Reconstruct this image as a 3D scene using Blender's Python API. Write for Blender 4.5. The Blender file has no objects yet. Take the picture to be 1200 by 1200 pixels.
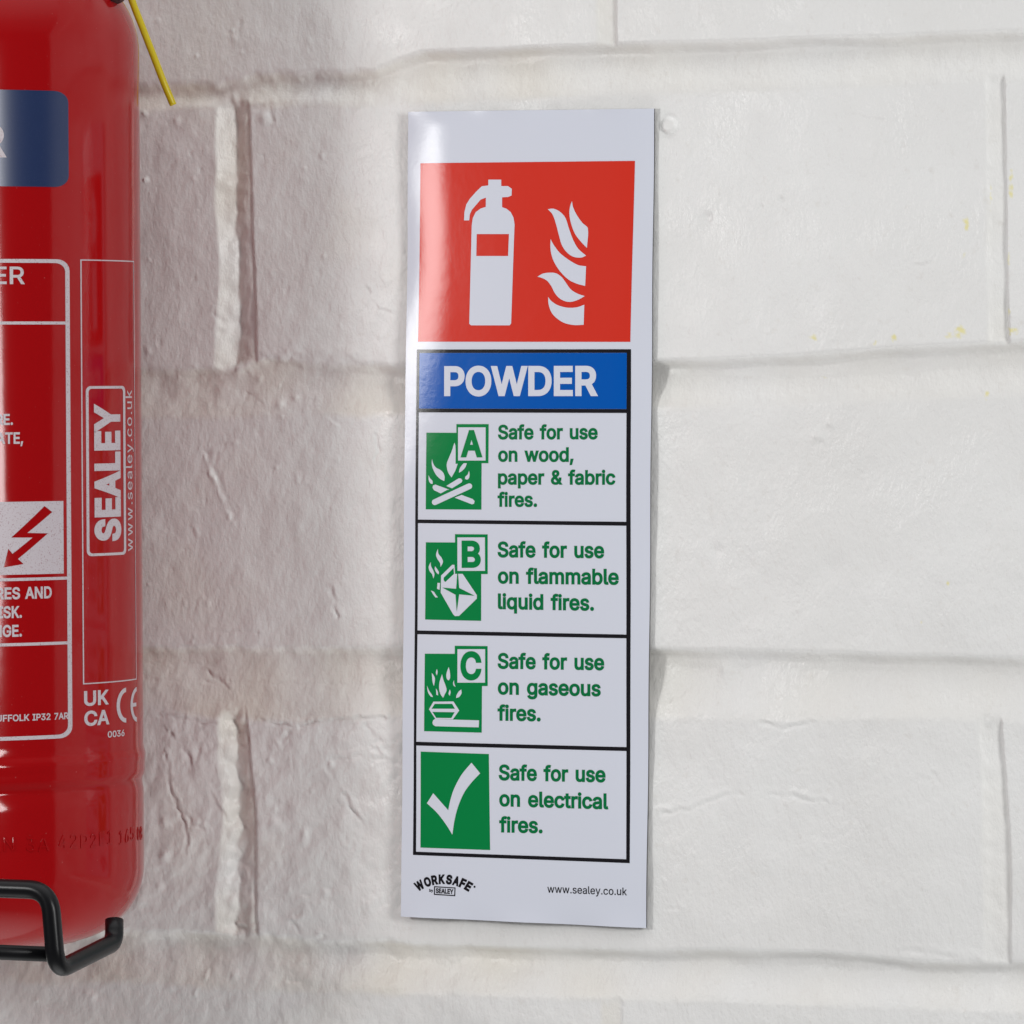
import bpy, bmesh, math, random
import numpy as np
from mathutils import Vector, Matrix
from mathutils.geometry import tessellate_polygon, delaunay_2d_cdt

# ------------------------------------------------------------------ units
# 1 unit of tracing ("px") = 0.225 mm on the wall.  World: X right, Z up, wall plane y = 0,
# camera on the -Y side.  d = distance in front of the wall.
S = 0.000225
D = 7500.0
HZ = 170.0                     # camera height above the middle of the picture (lens shifted down)
YAW = math.radians(23)
CT, ST = math.cos(YAW), math.sin(YAW)
scene = bpy.context.scene
COL = scene.collection

# ------------------------------------------------------------------ camera
cd = bpy.data.cameras.new('camera')
cam = bpy.data.objects.new('camera', cd)
COL.objects.link(cam)
cam.location = (D*ST*S, -D*CT*S, HZ*S)
cam.rotation_euler = (math.pi/2, 0, YAW)
cd.sensor_width = 36
cd.lens = 36*D/1200
cd.shift_y = -HZ/1200
cd.clip_start = 0.02
cd.clip_end = 50
scene.camera = cam

# ------------------------------------------------------------------ world (soft room light) and lamps
w = bpy.data.worlds.new('World')
scene.world = w
w.use_nodes = True
nt = w.node_tree
bg = nt.nodes['Background']
tc = nt.nodes.new('ShaderNodeTexCoord')
sx = nt.nodes.new('ShaderNodeSeparateXYZ')
nt.links.new(tc.outputs['Generated'], sx.inputs[0])
mr = nt.nodes.new('ShaderNodeMapRange')
mr.inputs['From Min'].default_value = -1
mr.inputs['From Max'].default_value = 1
nt.links.new(sx.outputs['Z'], mr.inputs['Value'])
cr = nt.nodes.new('ShaderNodeValToRGB')
e = cr.color_ramp.elements
e[0].position = 0.0;  e[0].color = (3.2, 3.2, 3.2, 1)     # pale floor
e[1].position = 0.13; e[1].color = (0.40, 0.40, 0.40, 1)
for p, c in ((0.40, (0.10, 0.10, 0.105, 1)), (0.62, (0.13, 0.13, 0.135, 1)), (0.74, (0.46, 0.46, 0.47, 1)), (1.0, (2.4, 2.4, 2.4, 1))):
    k = e.new(p); k.color = c
nt.links.new(mr.outputs[0], cr.inputs[0])
nt.links.new(cr.outputs[0], bg.inputs[0])
bg.inputs[1].default_value = 0.74

def lamp(name, x, d, z, tx, tz, wx, wz, power, col):
    l = bpy.data.lights.new(name, 'AREA')
    l.shape = 'RECTANGLE'; l.size = wx*S; l.size_y = wz*S
    l.energy = power; l.color = col
    o = bpy.data.objects.new(name, l)
    COL.objects.link(o)
    p = Vector((x*S, -d*S, z*S))
    o.location = p
    o.rotation_euler = (Vector((tx*S, 0, tz*S)) - p).to_track_quat('-Z', 'Z').to_euler()
    return o
lamp('left_softbox', -1700, 2800, 390, 0, 100, 540, 480, 1.55, (1.0, 0.995, 0.985))
lamp('right_softbox', 5650, 3600, 960, -100, 50, 2900, 640, 9.6, (1.0, 1.0, 0.995))

vs = scene.view_settings
vs.view_transform = 'Standard'; vs.look = 'None'; vs.gamma = 1; vs.exposure = 0.07
vs.use_curve_mapping = False

# ------------------------------------------------------------------ projection helpers
CAMP = np.array([D*ST, D*CT, HZ])            # (x, d, z) in px units
def ray(px, py):
    a, b = px-600.0, 600.0-py-HZ
    # right=(CT,-ST in d), forward=(-ST, -CT in d)
    return np.array([a*CT - D*ST, -a*ST - D*CT, b])
def at(px, py, d=0.0):
    r = ray(px, py)
    t = (d - CAMP[1])/r[1]
    return CAMP + r*t                          # (x, d, z) px units
def V(p):                                      # px-unit triple -> blender
    return Vector((p[0]*S, -p[1]*S, p[2]*S))

# ------------------------------------------------------------------ materials
def mat(name, col, rough=0.4, spec=0.5, coat=0.0, bump=None, noise=None, metallic=0.0, coat_rough=0.05):
    m = bpy.data.materials.new(name); m.use_nodes = True
    n = m.node_tree; b = n.nodes['Principled BSDF']
    b.inputs['Base Color'].default_value = (*col, 1)
    b.inputs['Roughness'].default_value = rough
    b.inputs['Specular IOR Level'].default_value = spec
    b.inputs['Coat Weight'].default_value = coat
    b.inputs['Coat Roughness'].default_value = coat_rough
    b.inputs['Metallic'].default_value = metallic
    t = n.nodes.new('ShaderNodeTexCoord')
    if noise:
        sc, lo, hi, c2 = noise
        x = n.nodes.new('ShaderNodeTexNoise'); x.inputs['Scale'].default_value = sc; x.inputs['Detail'].default_value = 4
        n.links.new(t.outputs['Object'], x.inputs['Vector'])
        r = n.nodes.new('ShaderNodeMapRange'); r.inputs['From Min'].default_value = lo; r.inputs['From Max'].default_value = hi
        n.links.new(x.outputs['Fac'], r.inputs['Value'])
        mx = n.nodes.new('ShaderNodeMix'); mx.data_type = 'RGBA'
        mx.inputs[6].default_value = (*col, 1); mx.inputs[7].default_value = (*c2, 1)
        n.links.new(r.outputs[0], mx.inputs[0])
        n.links.new(mx.outputs[2], b.inputs['Base Color'])
    if bump:
        prev = None
        for sc, dist in bump:
            x = n.nodes.new('ShaderNodeTexNoise'); x.inputs['Scale'].default_value = sc; x.inputs['Detail'].default_value = 3
            n.links.new(t.outputs['Object'], x.inputs['Vector'])
            bp = n.nodes.new('ShaderNodeBump'); bp.inputs['Strength'].default_value = 1.0
            bp.inputs['Distance'].default_value = dist
            n.links.new(x.outputs['Fac'], bp.inputs['Height'])
            if prev: n.links.new(prev.outputs[0], bp.inputs['Normal'])
            prev = bp
        n.links.new(prev.outputs[0], b.inputs['Normal'])
        if coat: n.links.new(prev.outputs[0], b.inputs['Coat Normal'])
    return m

FILM = [(80, 0.000025), (260, 0.000018), (700, 0.000009), (1500, 0.000004)]
def film(name, col): return mat(name, col, rough=0.15, spec=0.17, bump=FILM)
M_SHEET = film('sheet_white', (0.66, 0.69, 0.775))
M_RED = film('sign_red', (0.64, 0.035, 0.020))
M_BLUE = film('sign_blue', (0.0005, 0.092, 0.43))
M_GREEN = film('sign_green', (0.003, 0.215, 0.055))
M_TEXTG = film('sign_green_text', (0.004, 0.16, 0.05))
M_BLACK = film('sign_black', (0.012, 0.011, 0.014))
M_EDGE = mat('cut_sheet_edge', (0.16, 0.16, 0.165), rough=0.5)
M_PAINT = mat('red_enamel', (0.31, 0.0025, 0.004), rough=0.09, spec=0.21, noise=(1500, 0.735, 0.76, (0.42, 0.12, 0.12)), bump=[(55, 0.00005), (900, 0.0000016)])
M_PRINT = mat('pale_screen_print', (0.50, 0.45, 0.48), rough=0.45, spec=0.3, noise=(2600, 0.56, 0.72, (0.30, 0.17, 0.19)))
M_NAVY = mat('navy_screen_print', (0.012, 0.026, 0.085), rough=0.22, spec=0.45, noise=(2600, 0.60, 0.75, (0.025, 0.04, 0.10)))
M_BODYRED = mat('red_enamel_gap', (0.30, 0.0035, 0.005), rough=0.2, spec=0.4)
M_WIRE = mat('black_coated_wire', (0.004, 0.004, 0.005), rough=0.30, spec=0.22, bump=[(1200, 0.000006)])
M_PLASTIC = mat('black_plastic', (0.008, 0.008, 0.009), rough=0.42, spec=0.45, bump=[(900, 0.00001)])
M_YELLOW = mat('yellow_nylon', (0.62, 0.50, 0.012), rough=0.35, spec=0.45, bump=[(300, 0.00008)])
M_BRASS = mat('brushed_brass', (0.65, 0.46, 0.20), rough=0.3, metallic=1.0, bump=[(600, 0.00001)])

# ------------------------------------------------------------------ object helpers
def link(name, me, parent=None, m=None):
    o = bpy.data.objects.new(name, me)
    COL.objects.link(o)
    if parent is not None: o.parent = parent
    if m is not None: me.materials.append(m)
    return o
def tag(o, label, cat, group=None):
    o['label'] = label; o['category'] = cat
    if group: o['group'] = group
def empty(name, loc, rot=(0, 0, 0)):
    o = bpy.data.objects.new(name, None)
    o.empty_display_size = 0.02
    COL.objects.link(o); o.location = loc; o.rotation_euler = rot
    return o

# ------------------------------------------------------------------ flat 2-D shapes (u, v) -> triangles
def catmull(pts, n=5, corner=50):
    P = [np.array(p, float) for p in pts]; N = len(P); out = []
    def is_c(i):
        a, b = P[i]-P[i-1], P[(i+1) % N]-P[i]
        na, nb = np.linalg.norm(a), np.linalg.norm(b)
        if na < 1e-9 or nb < 1e-9: return True
        return math.degrees(math.acos(max(-1, min(1, float(a@b)/(na*nb))))) > corner
    C = [is_c(i) for i in range(N)]
    for i in range(N):
        p0, p1, p2, p3 = P[i-1], P[i], P[(i+1) % N], P[(i+2) % N]
        L = np.linalg.norm(p2-p1)
        def tang(q0, q1, q2):
            a, b = np.linalg.norm(q1-q0), np.linalg.norm(q2-q1)
            return (q2-q0)/max(a+b, 1e-9)*L
        m1 = (p2-p1) if C[i] else tang(p0, p1, p2)
        m2 = (p2-p1) if C[(i+1) % N] else tang(p1, p2, p3)
        if C[i] and C[(i+1) % N]:
            out.append(p1); continue
        for k in range(n):
            t = k/n
            out.append((2*t**3-3*t*t+1)*p1 + (t**3-2*t*t+t)*m1 + (-2*t**3+3*t*t)*p2 + (t**3-t*t)*m2)
    return [tuple(p) for p in out]

def poly_bm(bm, loops):
    """loops: outer loop then holes, in (u,v)"""
    tri = tessellate_polygon([[Vector((p[0], p[1], 0)) for p in lp] for lp in loops])
    vs = [bm.verts.new((p[0], p[1], 0)) for lp in loops for p in lp]
    for t in tri:
        try: bm.faces.new([vs[i] for i in t])
        except ValueError: pass

GLYPH_DATA = r'''&|448|221,-7,197,-7,163,-7 135,-1,110,12,86,24 67,41,54,62,41,83 34,107,34,133,34,155 39,174,47,189,56,205 69,220,85,235,101,249 119,263,140,279,166,298 191,316,216,335,223,340 230,346,237,352,244,359 250,366,255,375,259,384 262,394,262,405,262,421 256,434,245,445,235,456 220,461,201,461,189,461 178,458,168,453,158,448 151,441,145,431,140,422 137,411,137,399,137,386 140,374,145,363,151,352 159,340,169,327,179,315 190,300,204,284,282,189 360,95,438,0,413,0 389,0,364,0,300,77 236,154,171,231,152,255 135,275,121,293,107,310 95,327,87,344,79,361 75,379,75,398,75,421 81,441,91,458,101,475 116,489,134,499,153,509 175,513,200,513,225,513 247,509,266,499,284,489 298,476,308,459,319,443 324,424,324,404,324,389 321,375,315,362,309,348 302,336,291,325,281,314 269,303,256,293,222,268 188,243,154,217,133,202 119,188,110,174,101,161 97,147,97,131,97,115 101,100,109,87,117,75 129,65,143,57,158,50 174,46,193,46,213,46 233,51,251,59,270,68 286,80,301,95,316,111 328,130,336,151,345,173 349,197,349,224,368,224 388,224,408,224,408,192 404,165,397,144,389,122 381,105,371,92,361,79 352,69,345,62,341,57 337,52,333,47,316,29 296,16,271,7,246,-2
,|188|53,-119,38,-119,48,-56 58,8,68,71,91,71 114,71,137,71,119,8 102,-56,84,-119,69,-119
.|188|108,-4,95,-4,83,-4 72,0,63,9,54,18 50,28,50,41,50,54 54,65,63,73,72,82 83,87,95,87,108,87 119,82,128,73,137,65 141,54,141,41,141,28 137,18,128,9,119,0
0|453|264,-7,227,-7,189,-7 157,3,130,24,103,45 83,74,69,113,55,152 48,199,48,254,48,309 55,356,69,395,83,434 104,464,130,484,157,505 189,516,227,516,264,516 296,505,323,484,350,464 370,434,384,395,398,356 405,309,405,254,405,199 398,152,384,113,370,74 350,45,323,24,297,3;202,50,227,50,252,50 273,58,290,74,308,90 321,113,330,144,339,174 344,211,344,254,344,297 339,334,330,365,321,395 308,419,290,435,273,451 252,460,227,460,202,460 180,451,163,435,146,419 132,395,123,365,114,334 109,297,109,254,109,211 114,174,123,144,132,113 146,90,163,74,180,58
1|453|181,0,76,0,76,18 76,36,76,55,181,55 286,55,391,55,391,36 391,18,391,0,286,0;250,509,276,509,276,339 276,170,276,0,255,0 234,0,212,0,212,149 212,299,212,448,211,448 210,448,209,448,168,418 127,388,86,358,86,381 86,404,86,427,123,454 161,481,198,509,224,509
2|453|172,0,64,0,64,16 64,32,64,47,121,108 177,168,234,229,254,249 270,267,282,282,295,298 304,313,311,327,317,341 320,356,320,371,320,390 316,405,308,419,299,432 288,442,273,449,259,456 242,460,224,460,204,460 187,456,172,447,158,439 147,428,139,413,131,399 127,382,127,362,107,362 86,362,66,362,66,392 72,419,86,442,100,465 119,483,143,496,167,509 194,516,225,516,255,516 282,509,306,497,329,484 348,467,361,445,374,424 381,399,381,372,381,354 378,335,371,318,364,300 353,280,336,259,319,237 296,211,267,180,229,140 191,100,153,60,153,59 153,58,153,57,231,57 310,57,389,57,389,38 389,19,389,0,281,0
3|453|252,-7,218,-7,187,-7 158,-1,133,10,107,21 86,37,70,57,54,78 46,103,44,132,66,132 87,132,109,132,111,114 117,99,126,87,136,75 149,65,165,59,181,53 199,50,219,50,239,50 258,53,275,61,292,68 305,79,315,93,324,107 329,124,329,145,329,163 325,181,316,196,307,212 293,224,275,234,256,243 231,248,201,248,186,248 172,248,157,248,157,265 157,282,157,299,200,349 244,399,288,448,288,450 288,451,288,452,215,452 142,452,70,452,70,471 70,490,70,509,171,509 272,509,372,509,372,493 372,477,372,461,319,400 265,339,211,278,211,282 211,285,211,289,249,293 281,288,308,276,335,263 356,246,371,222,386,199 393,173,393,145,393,115 385,89,370,66,355,43 335,25,309,12,282,0
4|453|164,105,40,105,40,123 40,141,40,158,109,275 178,392,247,509,268,509 289,509,311,509,243,394 176,280,109,166,109,165 109,164,109,163,210,163 312,163,413,163,413,144 413,125,413,105,289,105;302,0,282,0,282,40 282,81,282,121,282,130 282,138,282,146,282,203 282,260,282,318,302,318 322,318,343,318,343,212 343,106,343,0,322,0
5|453|254,-7,221,-7,191,-7 164,-1,140,11,116,23 97,39,83,60,69,81 61,104,60,130,81,130 101,130,122,130,124,115 129,101,138,89,147,77 159,67,173,60,188,53 204,50,221,50,242,50 260,55,276,64,292,74 305,87,314,104,323,121 328,141,328,162,328,184 323,204,314,221,304,238 291,252,275,262,258,272 239,277,218,277,201,277 184,274,167,268,151,263 138,255,128,246,108,248 88,250,67,253,77,338 86,423,96,509,186,509 276,509,366,509,366,490 366,471,366,452,294,452 222,452,151,452,145,402 139,352,134,301,135,301 135,301,136,301,147,311 161,319,178,325,194,331 211,334,229,334,253,334 274,329,294,321,313,313 331,301,345,285,359,270 371,252,379,231,387,210 391,188,391,163,391,130 384,101,369,76,354,50 334,30,309,15,283,1
6|453|258,-7,226,-7,195,-7 167,0,142,15,118,29 98,49,84,74,71,100 64,129,64,162,64,186 69,212,80,239,91,266 110,300,137,340,176,396 214,453,252,509,276,509 299,509,322,509,265,426 208,344,151,261,149,261 147,261,145,261,150,271 157,280,165,288,174,296 184,302,196,307,207,312 221,314,235,314,266,314 293,308,316,295,339,282 357,263,370,240,382,216 389,189,389,157,389,125 382,97,368,73,354,48 334,28,310,14,286,0;207,48,226,48,246,48 264,53,279,63,294,72 306,85,314,101,323,118 327,136,327,157,327,178 323,197,314,213,306,230 294,242,279,251,264,261 246,265,226,265,207,265 189,261,174,252,159,243 147,230,138,214,129,198 125,179,125,158,125,137 129,118,138,102,147,85 159,72,174,63,189,53
7|453|120,0,97,0,172,149 248,299,323,448,323,450 323,451,323,452,236,452 149,452,62,452,62,471 62,490,62,509,172,509 281,509,391,509,391,489 391,469,391,449,315,299 240,150,165,0,142,0
8|453|260,-7,226,-7,192,-7 162,-1,136,11,109,24 89,40,74,62,59,83 52,108,52,135,52,157 56,177,65,195,74,213 86,229,101,241,116,253 133,261,153,265,153,265 153,266,153,267,128,273 108,287,93,308,78,329 70,353,70,380,70,406 77,429,90,450,104,470 122,486,146,498,169,510 196,516,226,516,256,516 283,510,306,498,329,486 348,470,361,450,375,429 382,406,382,380,382,353 374,329,359,308,344,287 325,273,300,267,300,266 300,265,300,265,319,261 336,253,351,241,366,229 378,213,387,195,396,177 401,157,401,135,401,108 393,83,378,62,364,40 343,24,317,11,291,-1;204,49,226,49,249,49 268,53,285,60,301,68 314,78,323,91,332,105 337,121,337,139,337,158 332,174,322,189,313,203 300,214,283,223,266,231 247,235,226,235,205,235 186,231,169,223,152,214 139,203,130,189,120,174 115,158,115,139,115,121 120,105,129,91,138,78 151,68,167,60,184,53;208,290,226,290,244,290 260,293,274,300,288,307 299,318,307,330,315,343 319,358,319,376,319,393 315,407,308,420,300,433 289,443,275,449,261,456 245,460,226,460,208,460 191,456,177,449,163,443 152,433,145,420,137,407 133,393,133,376,133,358 137,343,145,330,152,318 163,307,178,300,192,293
A|480|39,0,16,0,78,170 140,339,201,509,226,509 251,509,276,509,338,339 401,170,463,0,440,0 418,0,395,0,359,101 323,202,287,302,281,321 273,344,264,372,255,400 245,435,232,478,236,478 241,478,245,478,233,435 222,399,213,371,204,343 196,320,191,302,155,202 120,101,85,0,62,0;197,142,110,142,110,161 110,180,110,199,197,199 283,199,370,199,370,180 370,161,370,142,283,142
B|456|122,0,60,0,60,170 60,339,60,509,120,509 181,509,241,509,276,509 306,503,329,491,352,479 369,462,381,442,392,422 398,399,398,374,398,352 394,334,387,320,379,306 369,294,356,286,344,277 330,271,315,267,315,265 315,264,315,262,331,261 347,255,363,245,379,235 392,221,402,203,413,185 418,163,418,136,418,111 412,87,400,67,388,46 370,30,344,18,319,6 287,0,247,0,184,0;125,115,125,57,165,57 205,57,245,57,284,57 313,65,330,80,347,95 355,114,355,137,355,154 351,170,342,184,334,198 321,209,306,218,290,227 271,231,248,231,207,231 166,231,125,231,125,173;125,341,125,285,162,285 200,285,238,285,257,285 273,289,288,296,303,303 315,313,323,326,332,339 336,355,336,372,336,395 328,414,313,429,297,444 273,452,240,452,202,452 163,452,125,452,125,396
C|510|293,-7,267,-7,223,-7 184,4,150,25,116,46 89,76,70,115,50,154 40,201,40,254,40,308 50,354,70,393,89,432 116,462,150,484,184,505 223,516,267,516,293,516 317,512,340,504,363,497 384,486,402,471,420,457 436,439,448,418,460,398 468,374,473,348,451,348 430,348,408,348,404,366 398,381,389,395,381,408 370,419,357,428,345,438 331,444,315,449,300,454 284,456,267,456,236,456 208,448,184,432,159,417 139,394,125,364,111,334 103,297,103,254,103,211 111,175,125,145,140,115 159,92,184,76,209,61 236,53,267,53,284,53 300,55,315,60,331,65 345,71,357,81,370,90 381,101,389,114,398,128 404,143,408,160,430,160 451,160,473,160,469,135 460,111,448,91,436,70 421,52,402,38,384,23 363,12,341,5,318,-3
D|502|271,0,219,0,178,0 137,0,96,0,96,19 96,38,96,57,136,57 175,57,215,57,256,57 291,65,318,81,345,97 366,119,379,149,392,179 399,214,399,255,399,296 392,331,379,361,366,390 346,412,320,428,293,444 260,452,221,452,178,452 136,452,93,452,93,471 93,490,93,509,137,509 181,509,225,509,275,509 317,499,353,478,388,458 415,429,433,391,452,353 462,308,462,255,462,202 452,157,433,119,414,81 387,51,351,31,314,10;103,509,125,509,125,339 125,170,125,0,103,0 82,0,60,0,60,170 60,339,60,509,82,509
E|419|165,0,60,0,60,170 60,339,60,509,164,509 268,509,372,509,372,490 372,471,372,452,290,452 207,452,125,452,125,396 125,341,125,286,202,286 278,286,355,286,355,267 355,248,355,229,278,229 202,229,125,229,125,172 125,114,125,57,208,57 292,57,375,57,375,38 375,19,375,0,270,0
F|410|82,0,60,0,60,170 60,339,60,509,163,509 266,509,369,509,369,490 369,471,369,452,288,452 206,452,125,452,125,394 125,336,125,278,198,278 272,278,346,278,346,259 346,240,346,221,272,221 198,221,125,221,125,147 125,74,125,0,103,0
G|520|309,-7,269,-7,223,-7 184,4,149,25,115,46 88,77,69,116,50,155 40,201,40,254,40,308 50,354,69,393,88,432 115,462,149,484,183,505 221,516,265,516,292,516 317,512,340,504,364,496 385,484,403,469,422,454 437,437,449,416,461,396 470,373,474,349,452,349 430,349,408,349,403,365 396,380,387,393,379,406 368,417,356,427,344,436 330,444,315,448,300,453 283,456,265,456,235,456 208,448,183,432,159,417 139,394,125,364,111,334 103,297,103,254,103,211 111,175,125,145,140,115 159,92,184,76,209,61 237,53,269,53,297,53 323,59,345,71,367,83 384,101,396,123,409,146 415,172,415,202,421,201 428,200,434,199,384,199 333,199,283,199,283,218 283,237,283,256,348,256 413,256,478,256,478,237 478,219,478,200,478,158 469,122,451,91,433,60 408,36,377,19,345,2
H|517|82,0,60,0,60,170 60,339,60,509,82,509 103,509,125,509,125,435 125,362,125,289,214,289 303,289,392,289,392,362 392,435,392,509,414,509 435,509,457,509,457,339 457,170,457,0,435,0 414,0,392,0,392,77 392,155,392,232,303,232 214,232,125,232,125,155 125,77,125,0,103,0
I|300|111,0,31,0,31,19 31,38,31,57,60,57 89,57,118,57,118,189 118,320,118,452,89,452 60,452,31,452,31,471 31,490,31,509,111,509 190,509,269,509,269,490 269,471,269,452,240,452 212,452,183,452,183,320 183,189,183,57,212,57 240,57,269,57,269,38 269,19,269,0,190,0
K|467|146,189,104,145,104,169 104,193,104,216,116,232 128,247,139,261,151,275 162,290,174,303,187,317 199,331,212,344,262,399 313,454,364,509,392,509 420,509,448,509,376,431 304,353,231,276,230,276 229,276,228,276,187,233;82,0,60,0,60,170 60,339,60,509,82,509 103,509,125,509,125,451 125,392,125,334,124,298 124,261,124,225,124,214 124,204,125,193,125,129 125,64,125,0,103,0;398,0,372,0,311,86 249,173,188,259,201,276 215,293,228,309,302,206 375,103,449,0,423,0
L|393|160,0,60,0,60,170 60,339,60,509,82,509 103,509,125,509,125,358 125,208,125,57,203,57 282,57,361,57,361,38 361,19,361,0,261,0
M|628|81,0,60,0,60,170 60,339,60,509,91,509 121,509,152,509,193,402 235,294,277,187,280,180 284,170,287,159,291,148 295,136,299,123,303,110 307,97,311,84,315,71 319,59,322,49,317,49 312,49,307,49,310,59 314,70,318,83,322,95 326,108,330,121,334,134 338,147,342,158,346,170 349,179,352,187,394,294 435,402,476,509,507,509 537,509,568,509,568,339 568,170,568,0,547,0 525,0,504,0,504,97 504,194,504,291,504,302 504,314,504,327,505,340 505,354,505,369,505,383 506,398,506,413,506,428 507,443,507,457,509,457 511,457,513,457,508,441 503,426,498,409,492,393 487,378,482,363,477,348 472,334,467,322,463,309 459,299,456,291,418,194 380,97,342,0,323,0 305,0,286,0,248,97 209,194,170,291,167,299 163,309,159,321,155,333 150,346,145,361,140,376 135,391,129,408,124,424 118,441,112,457,114,457 117,457,119,457,119,444 120,431,120,416,120,401 121,387,121,372,121,357 121,342,122,328,122,315 122,302,122,291,122,194 122,97,122,0,101,0
N|523|82,0,60,0,60,170 60,339,60,509,85,509 111,509,136,509,205,400 274,291,343,183,349,174 355,164,363,151,370,138 379,123,388,107,396,90 405,73,414,55,411,55 408,54,405,54,403,72 401,90,401,108,400,126 399,142,399,157,399,172 399,185,399,195,399,300 399,404,399,509,420,509 442,509,463,509,463,339 463,170,463,0,438,0 412,0,387,0,325,97 264,193,202,290,194,303 186,316,177,331,169,345 159,362,148,381,137,400 123,424,108,452,111,453 115,453,119,454,120,428 121,405,122,384,123,362 124,344,124,328,125,312 125,300,125,291,125,194 125,97,125,0,103,0
O|533|311,-7,267,-7,223,-7 184,4,150,25,116,46 90,76,70,115,50,154 40,201,40,254,40,308 50,354,70,393,90,432 116,462,150,484,184,505 223,516,267,516,311,516 350,505,384,484,418,462 444,432,464,393,483,354 493,308,493,254,493,201 483,154,464,115,444,76 418,46,384,25,350,4;236,53,267,53,297,53 325,61,349,76,374,91 394,114,408,144,423,174 430,211,430,254,430,298 423,335,408,365,394,395 374,417,349,433,325,448 297,456,267,456,236,456 209,448,184,433,159,417 140,394,125,364,111,334 103,297,103,254,103,211 111,174,125,144,140,114 159,92,184,76,209,61
P|445|82,0,60,0,60,170 60,339,60,509,118,509 177,509,235,509,274,509 307,502,332,487,358,473 377,454,390,430,402,405 409,378,409,348,409,317 402,290,390,265,377,241 358,222,332,207,307,193 274,186,235,186,193,186 151,186,109,186,109,205 109,224,109,242,150,242 191,242,233,242,259,242 281,247,297,256,313,265 325,278,333,294,341,310 344,328,344,348,344,368 341,386,333,402,325,417 313,430,297,439,280,448 259,452,232,452,196,452 160,452,125,452,125,301 125,151,125,0,103,0
Q|533|274,121,245,159,268,159 290,159,313,159,332,134 351,109,369,85,374,78 379,71,384,65,412,27 440,-10,468,-48,446,-48 423,-48,401,-48,382,-23 364,2,346,27,341,33 336,39,331,46,302,84;311,-7,267,-7,223,-7 184,4,150,25,116,46 90,76,70,115,50,154 40,201,40,254,40,308 50,354,70,393,90,432 116,462,150,484,184,505 223,516,267,516,311,516 350,505,384,484,418,462 444,432,464,393,483,354 493,308,493,254,493,201 483,154,464,115,444,76 418,46,384,25,350,4;236,53,267,53,297,53 325,61,349,76,374,91 394,114,408,144,423,174 430,211,430,254,430,298 423,335,408,365,394,395 374,417,349,433,325,448 297,456,267,456,236,456 209,448,184,433,159,417 140,394,125,364,111,334 103,297,103,254,103,211 111,174,125,144,140,114 159,92,184,76,209,61
R|449|82,0,60,0,60,170 60,339,60,509,119,509 177,509,236,509,275,509 307,502,333,489,359,475 378,457,390,433,403,410 409,382,409,352,409,321 403,295,390,271,378,248 359,230,333,217,307,204 275,198,236,198,189,198 143,198,96,198,96,217 96,236,96,255,142,255 188,255,234,255,260,255 281,259,298,267,314,275 326,286,334,300,341,315 345,332,345,352,345,372 341,390,334,405,326,420 314,431,298,440,281,448 259,452,233,452,197,452 161,452,125,452,125,301 125,151,125,0,103,0;378,0,353,0,312,76 271,153,230,229,254,229 279,229,303,229,344,153 386,76,428,0,403,0
S|447|263,-9,224,-9,187,-9 155,-3,128,9,100,21 79,38,64,60,49,82 40,107,38,137,60,137 82,137,104,137,106,117 112,101,123,88,134,75 149,65,166,59,184,52 203,49,224,49,247,49 268,53,286,60,304,68 319,78,329,92,340,105 346,121,346,139,346,155 341,169,332,179,323,189 311,198,296,205,281,211 264,217,245,222,224,228 204,234,184,239,142,251 109,268,86,289,63,311 52,339,52,372,52,401 60,426,75,448,90,469 111,486,138,498,164,510 194,516,227,516,261,516 290,510,316,498,342,486 362,469,377,449,392,428 400,404,401,378,380,378 358,378,337,378,335,403 323,423,302,437,281,451 256,459,225,459,203,459 184,455,167,448,151,441 138,431,129,418,120,406 115,391,115,376,115,358 120,344,131,334,142,323 154,314,169,308,184,302 199,297,212,293,230,289 247,284,264,279,279,275 295,270,312,264,328,257 344,248,359,238,373,227 385,214,395,198,404,181 408,162,408,139,408,111 401,86,386,64,372,41 351,24,323,11,296,-2
T|449|85,452,32,452,32,471 32,490,32,509,160,509 288,509,417,509,417,490 417,471,417,452,363,452 310,452,257,452,257,301 257,151,257,0,235,0 214,0,193,0,193,151 193,301,193,452,139,452
U|517|299,-8,259,-8,219,-8 184,0,154,15,124,31 101,53,85,80,68,107 60,138,60,173,60,285 60,397,60,509,81,509 103,509,124,509,124,399 124,288,124,178,124,154 130,132,141,113,152,94 167,79,187,68,207,57 231,52,259,52,287,52 311,57,331,68,351,79 366,94,377,113,387,132 393,154,393,178,393,288 393,399,393,509,414,509 436,509,457,509,457,397 457,285,457,173,457,138 449,107,433,80,416,53 393,31,363,15,334,0
W|686|180,0,155,0,109,170 63,339,16,509,38,509 60,509,82,509,109,404 136,300,163,196,168,179 172,163,175,145,179,128 183,111,187,94,190,76 194,58,197,40,194,40 192,40,189,40,193,58 196,76,200,94,203,111 207,128,211,145,215,163 220,179,224,196,251,300 279,404,306,509,331,509 355,509,380,509,407,404 434,300,462,196,466,179 470,163,474,145,478,128 482,111,486,94,490,76 494,58,497,40,494,40 491,40,488,40,492,58 495,76,499,94,502,111 506,128,510,145,515,163 519,179,523,196,550,300 576,404,603,509,625,509 647,509,670,509,623,339 577,170,530,0,505,0 480,0,455,0,426,108 397,215,368,323,362,344 357,367,351,391,346,416 341,444,336,475,341,475 345,475,350,475,345,445 340,419,335,395,330,371 324,347,318,323,289,215 260,108,230,0,205,0
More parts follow.
